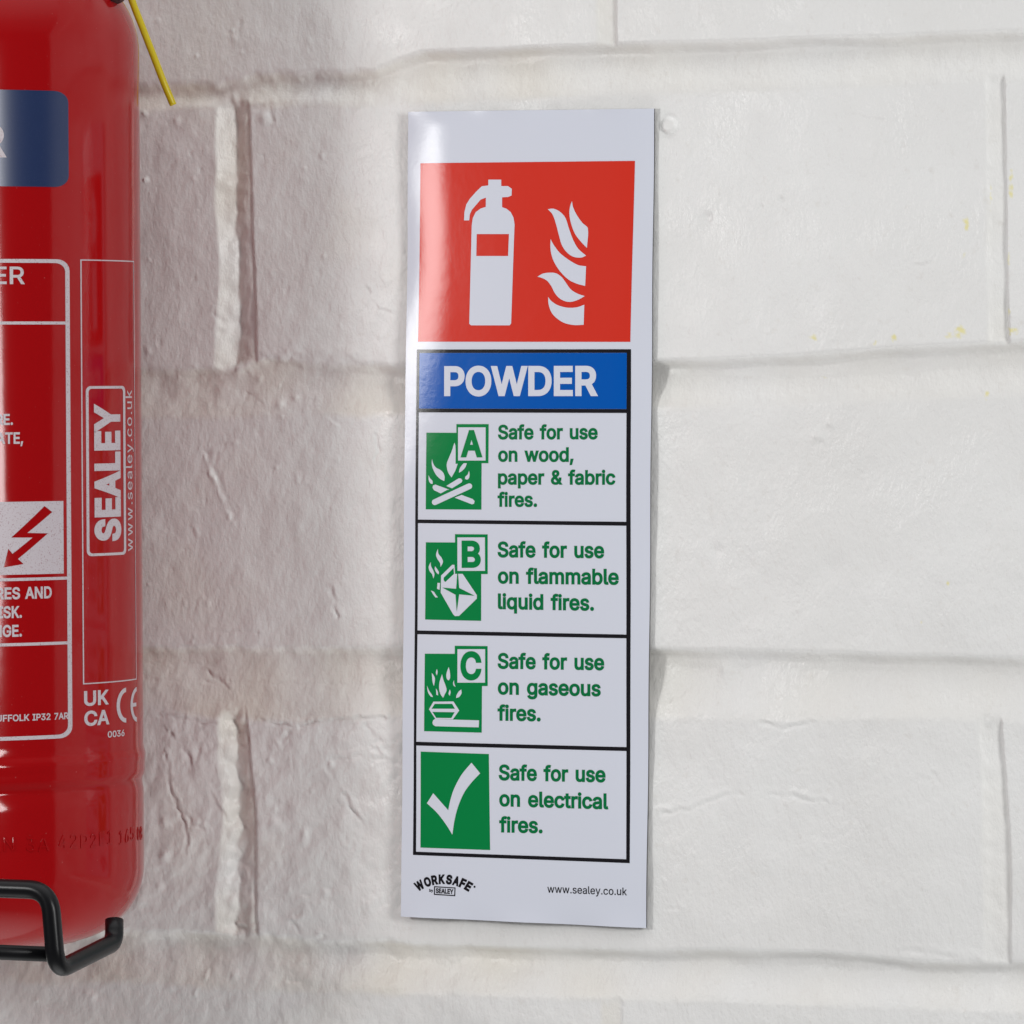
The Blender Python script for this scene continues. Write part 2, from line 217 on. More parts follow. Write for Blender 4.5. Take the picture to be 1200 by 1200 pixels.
Y|472|225,0,203,0,203,69 203,139,203,208,141,308 79,409,16,509,41,509 66,509,91,509,125,454 159,399,192,344,203,326 213,309,222,292,231,275 240,255,250,230,241,230 232,230,224,230,233,255 242,276,251,293,260,310 270,327,280,344,314,399 347,454,381,509,406,509 430,509,455,509,393,409 330,308,268,208,268,139 268,69,268,0,247,0
Z|438|161,0,42,0,42,15 42,31,42,46,119,159 196,272,273,385,284,400 295,415,306,431,318,446 329,461,341,476,343,469 346,461,348,454,327,453 306,453,285,452,264,452 244,452,223,452,162,452 101,452,40,452,40,471 40,490,40,509,159,509 278,509,397,509,397,493 397,477,397,462,321,351 245,240,169,129,158,113 146,97,134,81,122,65 110,49,97,33,95,40 93,47,90,54,111,55 132,56,152,57,173,57 193,57,214,57,276,57 338,57,399,57,399,38 399,19,399,0,280,0
a|389|182,-9,160,-9,136,-9 114,-4,94,5,75,14 59,27,48,45,36,62 30,83,30,108,30,130 35,147,43,161,52,175 63,185,78,193,92,201 108,207,125,211,143,215 160,218,178,220,201,223 219,225,234,227,248,228 258,231,265,235,272,239 276,245,276,255,276,255 276,256,276,257,276,272 273,286,267,297,261,308 252,316,240,322,228,328 213,331,196,331,178,331 162,328,149,322,136,317 126,309,118,301,110,292 104,283,100,274,80,280 61,285,41,291,50,314 62,332,79,346,95,360 113,369,133,375,153,381 173,384,194,384,208,384 223,383,239,379,255,376 271,370,286,360,301,351 313,338,322,320,332,303 337,280,337,251,337,168 337,84,337,0,317,0 297,0,277,0,277,17 277,35,277,52,275,52 274,52,272,52,268,43 261,34,252,25,243,15 230,7,215,1,200,-5;155,45,170,45,193,45 212,50,228,59,243,68 255,79,263,93,271,107 276,122,276,138,276,155 276,173,276,190,273,187 268,184,259,182,251,180 242,178,231,176,221,174 210,172,200,171,190,170 182,169,175,168,161,166 147,163,134,159,121,154 111,148,103,139,96,131 92,119,92,105,92,92 95,81,102,72,109,63 118,57,130,52,142,48
b|424|261,-8,229,-8,206,-8 187,-4,172,4,158,12 146,21,138,31,129,42 123,51,118,59,116,59 114,59,112,59,112,39 112,20,112,0,92,0 72,0,53,0,53,170 53,339,53,509,73,509 93,509,114,509,114,446 114,382,114,319,115,319 117,319,118,319,123,327 129,336,137,346,145,356 157,365,171,373,186,381 205,384,229,384,261,384 289,376,313,361,337,345 356,322,370,293,383,263 390,229,390,189,390,149 383,114,370,84,356,55 337,32,313,16,289,0;197,47,220,47,244,47 263,53,279,66,295,78 308,95,316,117,324,138 328,162,328,189,328,216 324,240,316,261,308,282 296,299,280,311,264,324 244,330,220,330,197,330 177,324,161,312,145,300 133,284,125,263,117,242 113,217,113,189,113,161 117,136,125,115,133,94 146,77,162,65,178,53
c|396|226,-8,207,-8,173,-8 143,0,117,16,91,33 71,56,56,85,41,114 34,149,34,187,34,227 41,262,56,291,71,321 91,343,117,360,143,376 173,384,207,384,226,384 243,382,260,377,276,372 292,365,305,356,319,347 330,335,340,322,350,309 357,294,362,277,342,272 322,267,303,262,300,272 296,281,290,289,285,297 278,305,270,311,262,317 253,322,242,325,232,328 220,330,207,330,182,330 161,323,145,310,129,297 116,280,108,258,100,237 96,213,96,187,96,162 100,139,108,117,116,96 129,79,145,66,161,53 182,46,207,46,220,46 232,48,243,52,253,55 263,60,271,66,279,72 286,80,292,89,297,97 301,107,304,117,324,112 343,107,363,102,358,85 351,70,341,56,332,43 320,31,306,21,293,12 277,4,261,-1,244,-6
d|424|219,-8,195,-8,164,-8 136,0,111,16,87,32 68,55,55,84,41,114 34,149,34,189,34,229 41,263,55,293,69,322 88,345,112,361,136,376 164,384,196,384,219,384 238,381,253,373,268,365 279,356,287,346,296,336 302,327,306,319,308,319 309,319,311,319,311,382 311,446,311,509,331,509 351,509,372,509,372,339 372,170,372,0,352,0 332,0,313,0,313,20 313,39,313,59,311,59 309,59,307,59,302,51 295,42,287,31,278,21 267,12,252,4,238,-4;181,47,205,47,227,47 247,53,263,65,279,77 291,94,299,115,308,136 312,161,312,189,312,217 308,242,300,263,292,284 279,300,263,312,247,324 228,330,205,330,181,330 161,324,145,311,129,299 116,282,108,261,100,240 96,216,96,189,96,162 100,138,109,117,117,95 129,78,145,66,161,53
e|404|238,-8,212,-8,175,-8 143,0,117,16,90,33 70,56,56,85,41,114 34,148,34,187,34,226 41,260,55,290,69,319 89,343,115,359,141,376 171,384,205,384,226,384 246,381,266,374,285,367 303,356,319,341,335,326 348,306,357,282,366,258 371,228,371,194,371,186 371,178,371,169,272,169 174,169,75,169,75,187 75,204,75,221,163,221 250,221,338,221,329,215 319,208,310,202,310,227 306,249,298,269,290,288 278,303,263,314,247,325 228,330,205,330,182,330 163,325,146,313,130,302 118,288,109,270,100,251 96,232,96,211,96,200 96,189,96,178,96,150 101,126,110,106,120,87 134,72,151,61,168,51 189,46,212,46,228,46 241,48,254,53,266,57 277,64,285,73,294,82 301,93,306,105,325,101 345,96,365,91,359,71 349,54,335,39,321,24 303,13,283,4,262,-4
f|254|154,379,228,379,228,362 228,344,228,327,154,327 80,327,6,327,6,344 6,362,6,379,80,379;101,0,81,0,81,144 81,288,81,432,81,453 86,471,96,486,106,500 119,511,135,519,152,526 169,530,187,530,201,530 213,529,222,527,232,525 238,523,243,521,238,503 233,486,227,468,224,470 220,471,215,472,210,473 203,474,195,474,176,474 163,469,154,460,146,451 142,437,142,419,142,279 142,140,142,0,121,0
g|425|238,-151,207,-151,179,-151 155,-147,134,-140,113,-132 96,-123,82,-110,69,-98 58,-84,51,-69,67,-60 84,-50,101,-41,107,-49 113,-57,122,-66,130,-75 141,-82,154,-88,168,-94 186,-97,207,-97,238,-97 263,-90,282,-75,302,-60 311,-37,311,-6,311,19 311,44,311,68,310,68 308,68,306,68,301,60 295,51,287,41,278,32 267,23,252,16,238,8 219,5,195,5,164,5 137,12,113,27,88,41 69,62,55,90,41,118 34,152,34,191,34,230 41,264,55,293,69,322 88,345,112,361,137,376 165,384,196,384,220,384 239,381,253,373,268,365 280,356,288,346,297,336 303,327,308,319,309,319 311,319,313,319,313,339 313,359,313,379,333,379 353,379,372,379,372,250 372,121,372,-9,372,-42 365,-69,350,-90,335,-111 316,-126,291,-136,266,-146;181,59,205,59,228,59 248,64,264,75,280,86 292,101,300,121,308,141 312,165,312,193,312,220 308,243,300,264,292,284 280,301,264,312,248,324 228,330,205,330,181,330 161,324,145,312,129,299 117,283,109,262,100,242 96,219,96,193,96,166 100,143,109,123,117,103 129,87,145,76,162,65
i|167|73,0,53,0,53,126 53,253,53,379,73,379 93,379,114,379,114,253 114,126,114,0,93,0;95,443,84,443,72,443 62,447,54,455,45,462 41,472,41,483,41,494 45,504,54,512,62,520 72,524,84,524,95,524 106,520,114,512,122,504 126,494,126,483,126,472 122,462,114,455,106,447
k|381|132,158,110,137,110,162 110,187,110,212,113,212 117,212,121,212,175,268 230,323,284,379,310,379 335,379,360,379,301,319 243,259,184,199,182,199 179,199,177,199,155,178;73,0,53,0,53,170 53,339,53,509,73,509 93,509,114,509,114,339 114,170,114,0,93,0;320,0,294,0,245,62 197,124,148,186,162,200 177,214,191,229,252,152 312,76,372,0,346,0
l|189|147,-2,139,-2,110,-2 88,5,74,20,60,35 53,57,53,84,53,226 53,367,53,509,73,509 93,509,114,509,114,372 114,235,114,99,114,81 116,69,120,62,125,55 133,52,146,52,152,52 157,52,160,53,164,53 167,54,170,54,173,37 177,20,181,3,175,1 169,0,162,-1,154,-2
m|610|73,0,53,0,53,126 53,253,53,379,72,379 92,379,112,379,112,351 112,323,112,295,111,295 109,295,108,295,113,316 121,332,132,346,144,359 157,369,172,376,187,383 203,386,219,386,247,386 270,378,287,361,305,344 316,322,321,295,318,295 315,295,312,295,317,313 325,329,337,343,349,357 364,367,381,375,398,382 416,386,437,386,459,386 479,381,497,372,515,362 530,348,541,328,551,309 557,285,557,255,557,170 557,85,557,0,536,0 516,0,496,0,496,85 496,169,496,254,496,281 488,301,473,313,457,325 439,330,419,330,402,330 387,327,374,320,362,313 352,303,345,290,339,278 335,263,335,247,335,165 335,82,335,0,315,0 295,0,274,0,274,87 274,173,274,260,274,281 267,298,253,311,239,324 221,330,199,330,185,330 171,327,158,320,144,313 134,303,126,289,118,276 114,258,114,238,114,159 114,79,114,0,93,0
n|410|114,249,114,227,114,151 114,76,114,0,93,0 73,0,53,0,53,126 53,253,53,379,72,379 92,379,112,379,112,349 112,318,112,287,109,287 106,287,102,287,114,322 131,347,152,362,174,377 199,384,227,384,253,384 276,379,295,369,314,358 330,342,341,321,352,299 357,273,357,240,357,160 357,80,357,0,337,0 316,0,296,0,296,78 296,157,296,235,296,265 288,288,273,304,258,321 237,329,210,329,192,329 175,325,161,317,146,309 135,298,126,283,118,267
o|415|242,-8,207,-8,173,-8 143,0,117,16,91,33 71,56,56,85,41,114 34,149,34,187,34,227 41,262,56,291,71,321 91,343,117,360,143,376 173,384,207,384,242,384 273,376,299,360,325,343 345,321,359,291,374,262 381,227,381,187,381,149 374,114,359,85,345,56 325,33,299,16,273,0;182,46,207,46,233,46 254,53,270,66,287,79 299,96,307,117,315,139 319,162,319,187,319,213 315,236,307,258,299,280 287,297,270,310,254,323 233,330,207,330,182,330 161,323,145,310,129,297 116,280,108,258,100,237 96,213,96,187,96,162 100,139,108,117,116,96 129,79,145,66,161,53
p|424|73,-143,53,-143,53,31 53,205,53,379,72,379 92,379,112,379,112,359 112,339,112,319,114,319 116,319,118,319,123,327 129,336,137,346,145,356 157,365,171,373,186,381 205,384,229,384,261,384 289,376,313,361,337,345 356,322,370,293,383,263 390,229,390,189,390,149 383,114,370,84,356,55 337,32,313,16,289,0 261,-8,229,-8,206,-8 187,-4,173,4,158,12 146,21,138,31,130,42 123,51,118,59,117,59 115,59,114,59,114,-8 114,-76,114,-143,93,-143;197,47,220,47,244,47 263,53,279,66,295,78 308,95,316,117,324,138 328,162,328,189,328,216 324,240,316,261,308,282 296,299,280,311,264,324 244,330,220,330,197,330 177,324,161,312,145,300 133,284,125,263,117,242 113,217,113,189,113,161 117,136,125,115,133,94 146,77,162,65,178,53
q|424|372,31,372,-143,351,-143 331,-143,311,-143,311,-76 311,-8,311,59,309,59 308,59,306,59,302,51 295,42,287,31,278,21 267,12,252,4,238,-4 219,-8,195,-8,164,-8 136,0,111,16,87,32 68,55,55,84,41,114 34,149,34,189,34,229 41,263,55,293,69,322 88,345,112,361,136,376 164,384,196,384,219,384 238,381,253,373,268,365 279,356,287,346,296,336 302,327,307,319,309,319 311,319,313,319,313,339 313,359,313,379,332,379 352,379,372,379,372,205;181,47,205,47,227,47 247,53,263,65,279,77 291,94,299,115,308,136 312,161,312,189,312,217 308,242,300,263,292,284 279,300,263,312,247,324 228,330,205,330,181,330 161,324,145,311,129,299 116,282,108,261,100,240 96,216,96,189,96,162 100,138,109,117,117,95 129,78,145,66,161,53
r|259|73,0,53,0,53,126 53,253,53,379,72,379 92,379,112,379,112,360 112,340,112,321,113,321 114,321,115,321,122,340 135,355,152,367,170,379 190,385,213,385,218,385 223,385,229,384,235,384 240,384,243,384,243,363 243,343,243,322,242,323 237,323,230,324,223,325 215,326,207,326,189,326 173,322,159,315,145,307 134,297,126,284,118,270 114,255,114,237,114,158 114,79,114,0,93,0
s|365|211,-8,182,-8,156,-8 133,-4,112,3,92,11 75,23,62,38,49,53 40,72,36,94,55,98 74,102,94,107,99,86 109,70,124,60,139,50 158,45,181,45,208,45 229,51,244,62,260,74 268,87,268,103,268,116 263,127,254,136,245,144 231,151,212,155,191,160 170,165,149,170,115,178 89,191,72,208,55,225 47,247,47,274,47,296 53,315,65,332,77,348 94,361,115,370,136,380 160,384,187,384,213,384 235,380,254,372,272,365 287,353,299,339,310,325 319,309,324,290,305,286 287,281,268,277,263,292 255,304,243,316,230,327 212,333,187,333,165,333 146,327,131,317,116,306 109,293,109,277,109,263 114,252,124,243,134,235 150,228,172,223,191,218 210,214,229,209,264,201 290,188,306,171,323,154 331,133,331,107,331,84 325,64,312,47,300,30 282,16,260,6,237,-3
t|227|138,379,204,379,204,362 204,344,204,327,138,327 72,327,6,327,6,344 6,362,6,379,72,379;65,345,65,471,85,471 106,471,126,471,126,347 126,222,126,98,126,81 129,69,136,61,143,54 154,50,170,50,174,50 179,50,185,51,191,52 197,53,202,54,206,36 209,19,213,2,207,0 200,-2,192,-3,184,-4 176,-4,168,-4,136,-4 110,4,92,21,74,38 65,62,65,93,65,219
u|410|211,-5,182,-5,157,-5 134,0,115,11,95,21 80,37,69,59,58,80 53,107,53,139,53,219 53,299,53,379,73,379 93,379,114,379,114,301 114,222,114,144,114,114 121,91,137,75,152,58 173,50,200,50,218,50 235,54,249,62,264,70 275,81,283,97,292,112 296,131,296,153,296,228 296,304,296,379,316,379 337,379,357,379,357,253 357,126,357,0,337,0 318,0,298,0,298,31 298,61,298,92,301,92 304,92,307,92,295,57 279,32,257,17,235,2
w|567|158,0,138,0,99,126 61,253,23,379,44,379 66,379,87,379,103,324 118,269,133,214,140,191 147,165,154,137,161,108 168,76,175,41,172,41 168,41,165,41,172,75 179,106,186,135,193,163 199,190,206,214,221,269 237,324,252,379,273,379 295,379,316,379,332,324 347,269,362,214,368,190 375,164,382,136,388,107 395,76,402,41,399,41 395,41,391,41,399,75 406,107,413,135,420,164 427,190,434,214,449,269 465,324,480,379,502,379 523,379,545,379,506,253 468,126,429,0,409,0 389,0,368,0,352,57 335,114,319,172,314,189 309,207,305,225,300,243 295,261,291,280,286,299 281,318,277,338,281,338 286,338,291,338,286,319 281,299,277,280,272,261 267,243,263,225,258,206 253,189,248,172,231,114 215,57,199,0,178,0
y|389|51,-140,47,-139,52,-121 57,-103,61,-86,65,-86 68,-87,71,-87,83,-90 94,-91,104,-89,114,-87 122,-82,130,-74,138,-66 145,-53,151,-36,155,-24 159,-13,163,-1,114,126 66,252,17,379,40,379 62,379,84,379,111,305 138,230,165,155,174,132 181,109,187,87,193,64 199,42,206,21,198,21 191,21,184,21,190,42 196,64,202,87,209,110 216,132,224,155,251,230 278,305,305,379,327,379 349,379,371,379,316,234 260,88,204,-58,196,-78 187,-94,177,-107,166,-120 153,-129,139,-136,125,-142 109,-145,91,-145,81,-145 72,-144,65,-143,57,-142'''
_cap = {}
GLYPHS = {}
for ln in GLYPH_DATA.split('\n'):
    ch, adv, sp = ln[0], *ln[2:].split('|')
    GLYPHS[ch] = (int(adv)/1000, [[[int(q)/1000 for q in p.split(',')] for p in k.split(' ')] for k in sp.split(';')])
def glyph_loops(ch, weight):
    """outline of one glyph as dense polygons, made heavier by `weight`"""
    out = []
    for lp in GLYPHS[ch][1]:
        P = []
        for k in range(len(lp)):
            p, q = lp[k], lp[(k+1) % len(lp)]
            a = np.array(p[2:4]); b_ = np.array(p[4:6]); c_ = np.array(q[0:2]); d_ = np.array(q[2:4])
            L_ = np.linalg.norm(d_-a)
            if L_ < 1e-6: continue
            ch_ = (d_-a)/L_
            flat = max(abs((b_-a)[0]*ch_[1]-(b_-a)[1]*ch_[0]), abs((c_-a)[0]*ch_[1]-(c_-a)[1]*ch_[0])) < 0.002
            n_ = 1 if flat else 5
            for j in range(n_):
                t = j/n_
                P.append((1-t)**3*a + 3*t*(1-t)**2*b_ + 3*t*t*(1-t)*c_ + t**3*d_)
        Q = [P[0]]
        for p in P[1:]:
            if np.linalg.norm(p-Q[-1]) > 0.004: Q.append(p)
        if np.linalg.norm(Q[0]-Q[-1]) < 0.004: Q.pop()
        out.append(np.array(Q))
    def area(q): return 0.5*float(np.sum(q[:, 0]*np.roll(q[:, 1], -1)-np.roll(q[:, 0], -1)*q[:, 1]))
    big = max(out, key=lambda q: abs(area(q)))
    sg = 1.0 if area(big) < 0 else -1.0                 # material lies to the right of a clockwise outline
    res = []
    for q in out:
        e1 = q-np.roll(q, 1, 0); e2 = np.roll(q, -1, 0)-q
        n1 = np.stack([-e1[:, 1], e1[:, 0]], 1)/np.linalg.norm(e1, axis=1)[:, None]
        n2 = np.stack([-e2[:, 1], e2[:, 0]], 1)/np.linalg.norm(e2, axis=1)[:, None]
        m_ = n1+n2; d_ = 1+np.sum(n1*n2, 1)
        m_ = m_/np.maximum(d_, 0.45)[:, None]
        res.append(q+sg*weight*m_)
    return res
_gl = {}
def glyph_tris(ch, weight):
    """union of the glyph's (possibly overlapping) outlines, non-zero winding -> (points, triangles)"""
    if (ch, weight) in _gl: return _gl[ch, weight]
    pts, edges, loops = [], [], glyph_loops(ch, weight)
    for q in loops:
        o = len(pts); N = len(q)
        edges += [(o+k, o+(k+1) % N) for k in range(N)]
        pts += [Vector((float(p[0]), float(p[1]))) for p in q]
    v_, e_, f_, ov, oe, of = delaunay_2d_cdt(pts, edges, [], 0, 1e-5)
    tri = []
    for t in f_:
        cx, cy = sum(v_[i].x for i in t)/3, sum(v_[i].y for i in t)/3
        wn = 0
        for q in loops:
            x0, y0 = q[:, 0], q[:, 1]; x1, y1 = np.roll(x0, -1), np.roll(y0, -1)
            left = (x1-x0)*(cy-y0)-(cx-x0)*(y1-y0)
            wn += int(np.sum((y0 <= cy) & (y1 > cy) & (left > 0))) - int(np.sum((y0 > cy) & (y1 <= cy) & (left < 0)))
        if wn != 0: tri.append(t)
    _gl[ch, weight] = ([(p.x, p.y) for p in v_], tri)
    return _gl[ch, weight]
def text_mesh(s, weight=0.0, spacing=1.0, shear=0.0):
    vs, fs, x = [], [], 0.0
    for ch in s:
        if ch == ' ': x += 0.27*spacing; continue
        p, t = glyph_tris(ch, weight)
        o = len(vs); vs += [(a+x, b_, 0) for a, b_ in p]; fs += [tuple(i+o for i in k) for k in t]
        x += GLYPHS[ch][0]*spacing
    me = bpy.data.meshes.new('t'); me.from_pydata(vs, [], fs)
    bm = bmesh.new(); bm.from_mesh(me)
    bmesh.ops.delete(bm, geom=[v for v in bm.verts if not v.link_faces], context='VERTS')
    bm.to_mesh(me); bm.free()
    return me
def cap_height(weight):
    if weight not in _cap:
        me = text_mesh('H', weight)
        ys = [v.co.y for v in me.vertices]; _cap[weight] = (min(ys), max(ys)); bpy.data.meshes.remove(me)
    return _cap[weight]

class Surf:
    """Maps photo tracing -> (u,v) on a real surface -> 3-D point and normal."""
    spacing = (12, 12)
    def uv(self, px, py): raise NotImplementedError
    def pn(self, u, v, h): raise NotImplementedError
    def poly(self, bm, pts, holes=(), smooth=False, n=5):
        f = (lambda q: catmull(q, n)) if smooth else (lambda q: q)
        poly_bm(bm, [[self.uv(*p) for p in f(lp)] for lp in [pts, *holes]])
    def text(self, bm, s, o, e, up, weight=0.012, spacing=1.0, shear=0.0):
        """o, e: photo points of baseline start and end (ink); up: photo vector of one cap height"""
        me = text_mesh(s, weight, spacing, shear)
        if not me.vertices: return
        x = np.array([v.co[:] for v in me.vertices])
        x0, x1 = x[:, 0].min(), x[:, 0].max(); y0, y1 = cap_height(weight)
        O = np.array(self.uv(*o)); E = np.array(self.uv(*e)); U = np.array(self.uv(o[0]+up[0], o[1]+up[1]))
        uv = O + np.outer((x[:, 0]-x0)/(x1-x0), E-O) + np.outer((x[:, 1]-y0)/(y1-y0), U-O)
        vs = [bm.verts.new((a, b, 0)) for a, b in uv]
        for p in me.polygons:
            try: bm.faces.new([vs[i] for i in p.vertices])
            except ValueError: pass
        bpy.data.meshes.remove(me)
    def build(self, bm, name, m, parent, layer):
        for ax in (0, 1):
            st = self.spacing[ax]
            if not st or not bm.verts: continue
            lo = min(v.co[ax] for v in bm.verts); hi = max(v.co[ax] for v in bm.verts)
            k = math.ceil(lo/st)
            while k*st < hi:
                no = [0, 0, 0]; no[ax] = 1; co = [0, 0, 0]; co[ax] = k*st
                bmesh.ops.bisect_plane(bm, geom=bm.verts[:]+bm.edges[:]+bm.faces[:], plane_co=co, plane_no=no, dist=1e-7)
                k += 1
        nrm = []
        bm.verts.ensure_lookup_table()
        for v in bm.verts:
            p, nn = self.pn(v.co[0], v.co[1], layer)
            v.co = p; nrm.append(nn)
        bm.verts.index_update(); bm.normal_update()
        flip = [f for f in bm.faces if f.normal.dot(nrm[f.verts[0].index]) < 0]
        if flip: bmesh.ops.reverse_faces(bm, faces=flip)
        me = bpy.data.meshes.new(name); bm.to_mesh(me); bm.free()
        me.polygons.foreach_set('use_smooth', [True]*len(me.polygons))
        me.normals_split_custom_set_from_vertices([tuple(x) for x in nrm])
        return link(name, me, parent, m)

# ================================================================== THE WALL
rng = np.random.default_rng(11)
def lattice(nx, ny): return rng.random((ny, nx))
def vnoise(X, Y, cell, seed, ax=1.0):
    """smooth gradient noise, about -1..1; ax stretches along y"""
    th = np.random.default_rng(seed).random((257, 257))*2*np.pi
    GX, GY = np.cos(th), np.sin(th)
    fx = X/cell+37.3; fy = Y/(cell*ax)+11.7
    ix = np.floor(fx).astype(int); iy = np.floor(fy).astype(int)
    tx = fx-ix; ty = fy-iy
    wx = tx*tx*tx*(tx*(tx*6-15)+10); wy = ty*ty*ty*(ty*(ty*6-15)+10)
    def gr(a, b): 
        j, i = (iy+b) % 257, (ix+a) % 257
        return GX[j, i]*(tx-a)+GY[j, i]*(ty-b)
    return 1.5*((gr(0, 0)*(1-wx)+gr(1, 0)*wx)*(1-wy) + (gr(0, 1)*(1-wx)+gr(1, 1)*wx)*wy)
def fbm(X, Y, cell, seed, n=4, ax=1.0):
    o = 0; a = 1
    for k in range(n):
        o = o + a*vnoise(X, Y, cell/2**k, seed+k*7, ax); a *= 0.5
    return o
def sstep(a, b, x):
    t = np.clip((x-a)/(b-a), 0, 1); return t*t*(3-2*t)
def wpx(px, py):                 # photo tracing -> wall coordinates (x right, y DOWN from middle)
    p = at(px, py, 0); return p[0], -p[2]
def spaced(lo, a, b, hi, fine, coarse):
    return np.concatenate([np.arange(lo, a, coarse), np.arange(a, b, fine), np.arange(b, hi+coarse, coarse)])
gx = spaced(-1900, -720, 745, 1900, 1.9, 16)
gy = spaced(-1100, -640, 640, 1100, 1.9, 16)
X, Y = np.meshgrid(gx, gy)
lft = 1-sstep(-330, 120, X)
wob = (0.8+1.8*lft)*fbm(X, Y, 75, 3, 3)
wob2 = 2.2*fbm(X, Y, 55, 23, 3)

# joints: top edge (underside of the brick above) and bottom edge, traced
JT = [
 [(-400, 100), (170, 98), (250, 96), (300, 86), (400, 84), (440, 80), (466, 70), (490, 61), (560, 58), (700, 52), (900, 46), (1200, 36), (1500, 30)],
 [(-400, 432), (170, 430), (270, 432), (310, 420), (420, 426), (480, 428), (760, 424), (900, 418), (1040, 408), (1140, 402), (1200, 400), (1500, 390)],
 [(-400, 755), (170, 757), (330, 758), (470, 758), (770, 760), (950, 764), (1100, 769), (1200, 771), (1500, 780)],
 [(-400, 1080), (170, 1090), (290, 1094), (330, 1098), (470, 1104), (640, 1110), (765, 1114), (830, 1113), (960, 1116), (1080, 1127), (1200, 1128), (1500, 1136)],
]
JB = [
 [(-400, 135), (170, 130), (300, 125), (470, 124), (700, 112), (900, 106), (1200, 96), (1500, 90)],
 [(-400, 490), (170, 490), (330, 489), (470, 486), (760, 480), (900, 476), (1100, 468), (1200, 465), (1500, 455)],
 [(-400, 815), (170, 825), (250, 842), (330, 846), (420, 842), (480, 838), (770, 842), (900, 845), (1080, 842), (1200, 848), (1500, 855)],
 [(-400, 1150), (170, 1152), (290, 1160), (470, 1165), (760, 1172), (1200, 1188), (1500, 1195)],
]
def curve_x(pts):
    q = sorted(wpx(*p) for p in pts); return np.interp(X, [a for a, b in q], [b for a, b in q])
T = [curve_x(j) for j in JT]; B = [curve_x(j) for j in JB]
pitch = 352
T.insert(0, T[0]-pitch); B.insert(0, B[0]-pitch); T.append(T[-1]+pitch); B.append(B[-1]+pitch)
H = np.zeros_like(X)
joint = np.zeros_like(X)
for k, (t, b) in enumerate(zip(T, B)):
    dep = 16 + 3*vnoise(X, Y*0, 130, 40+k)
    if k == 3: dep = dep*0.9
    dep = dep*np.clip(0.90+(0.14+0.22*lft)*fbm(X, Y, 85, 60+k, 2), 0.45, 1.2)*(1-0.30*lft)
    y = Y + wob + 2.2*lft*fbm(X, Y, 26, 65+k, 2)
    s = np.clip((y-t)/np.maximum(b-t, 5), 0, 1)
    soft = 3+3*vnoise(X, Y, 90, 50+k)
    edge = sstep(-3, 8+soft, y-t)*(1-0.35*lft) + 0.35*lft*sstep(-6, 18, y-t)
    fall = np.where(s < 0.26, 1.0, 1-((s-0.26)/0.74))
    fall = np.clip(fall, 0, 1); fall = fall*fall*(3-2*fall)*0.6 + fall*0.4
    H -= dep*edge*fall*(y < b+1)
    joint = np.maximum(joint, sstep(-2, 6, y-t)*(1-sstep(-6, 6, y-b)))
# perpends: (left edge polyline, right edge polyline) by traced y, within a course
def curve_y(pts):
    q = sorted((wpx(*p)[1], wpx(*p)[0]) for p in pts); return np.interp(Y, [a for a, b in q], [b for a, b in q])
VJ = [  # course index (between joint k and k+1), left, right, depth
 (1, [(252, 100), (254, 200), (251, 240), (257, 300), (254, 370), (250, 440)], [(290, 110), (293, 200), (296, 300), (300, 420)], 17),
 (1, [(1153, 80), (1154, 250), (1157, 420)], [(1175, 90), (1177, 250), (1181, 410)], 5.5),
 (3, [(256, 840), (257, 900), (261, 960), (255, 1030), (252, 1100)], [(287, 836), (293, 900), (299, 960), (298, 1040), (302, 1096)], 17),
 (3, [(1146, 850), (1150, 950), (1152, 1120)], [(1172, 860), (1178, 930), (1182, 1000), (1183, 1130)], 6),
 (0, [(698, -300), (699, 50)], [(717, -300), (720, 50)], 5),
 (2, [(700, 470), (700, 770)], [(725, 470), (725, 770)], 8),
 (4, [(705, 1160), (705, 1500)], [(727, 1160), (727, 1500)], 1.6),
 (2, [(-180, 470), (-180, 770)], [(-150, 470), (-150, 770)], 10),
 (0, [(-180, -300), (-180, 90)], [(-150, -300), (-150, 90)], 10),
 (4, [(-180, 1150), (-180, 1500)], [(-150, 1150), (-150, 1500)], 10),
]
for c, lp, rp, dep in VJ:
    l, r = curve_y(lp), curve_y(rp)
    x = X + 0.8*wob2
    xs = X + 0.35*wob2
    s = np.clip((x-l)/(r-l), 0, 1)
    sj = s + (0.07 if c == 1 else 0.13)*vnoise(X, Y, 16, 77+c)*np.clip(4*s, 0, 1)*np.clip(4*(1-s), 0, 1)
    if dep > 8: p = np.interp(sj, [0, 0.2, 0.46, 0.60, 0.78, 0.90, 1.0], [0, 0.42, 0.95, 0.74, 0.38, 0.27, 0.27] if c == 1 else [0, 0.3, 0.95, 0.8, 0.42, 0.25, 0.33])
    else: p = np.interp(sj, [0, 0.3, 0.8, 1.0], [0, 0.5, 0.95, 1.0])
    dep = dep*np.clip(0.9+0.3*fbm(X*0, Y, 70, 83+c, 2), 0.5, 1.25)
    ragged = 9*fbm(X, Y, 24, 87, 2)
    lim = sstep(-16, 6, Y+wob-B[c]+ragged)*(1-sstep(-4, 12, Y+wob-T[c+1]+0.6*ragged))
    up = 1-sstep(-1.5, 3.5, xs-r)
    dd = -dep*p*up*(x > l)
    H = np.where(lim > 0, np.minimum(H, dd*lim + H*(1-lim)), H)
    joint = np.maximum(joint, lim*sstep(-4, 4, x-l)*(1-sstep(-3, 3, x-r)))
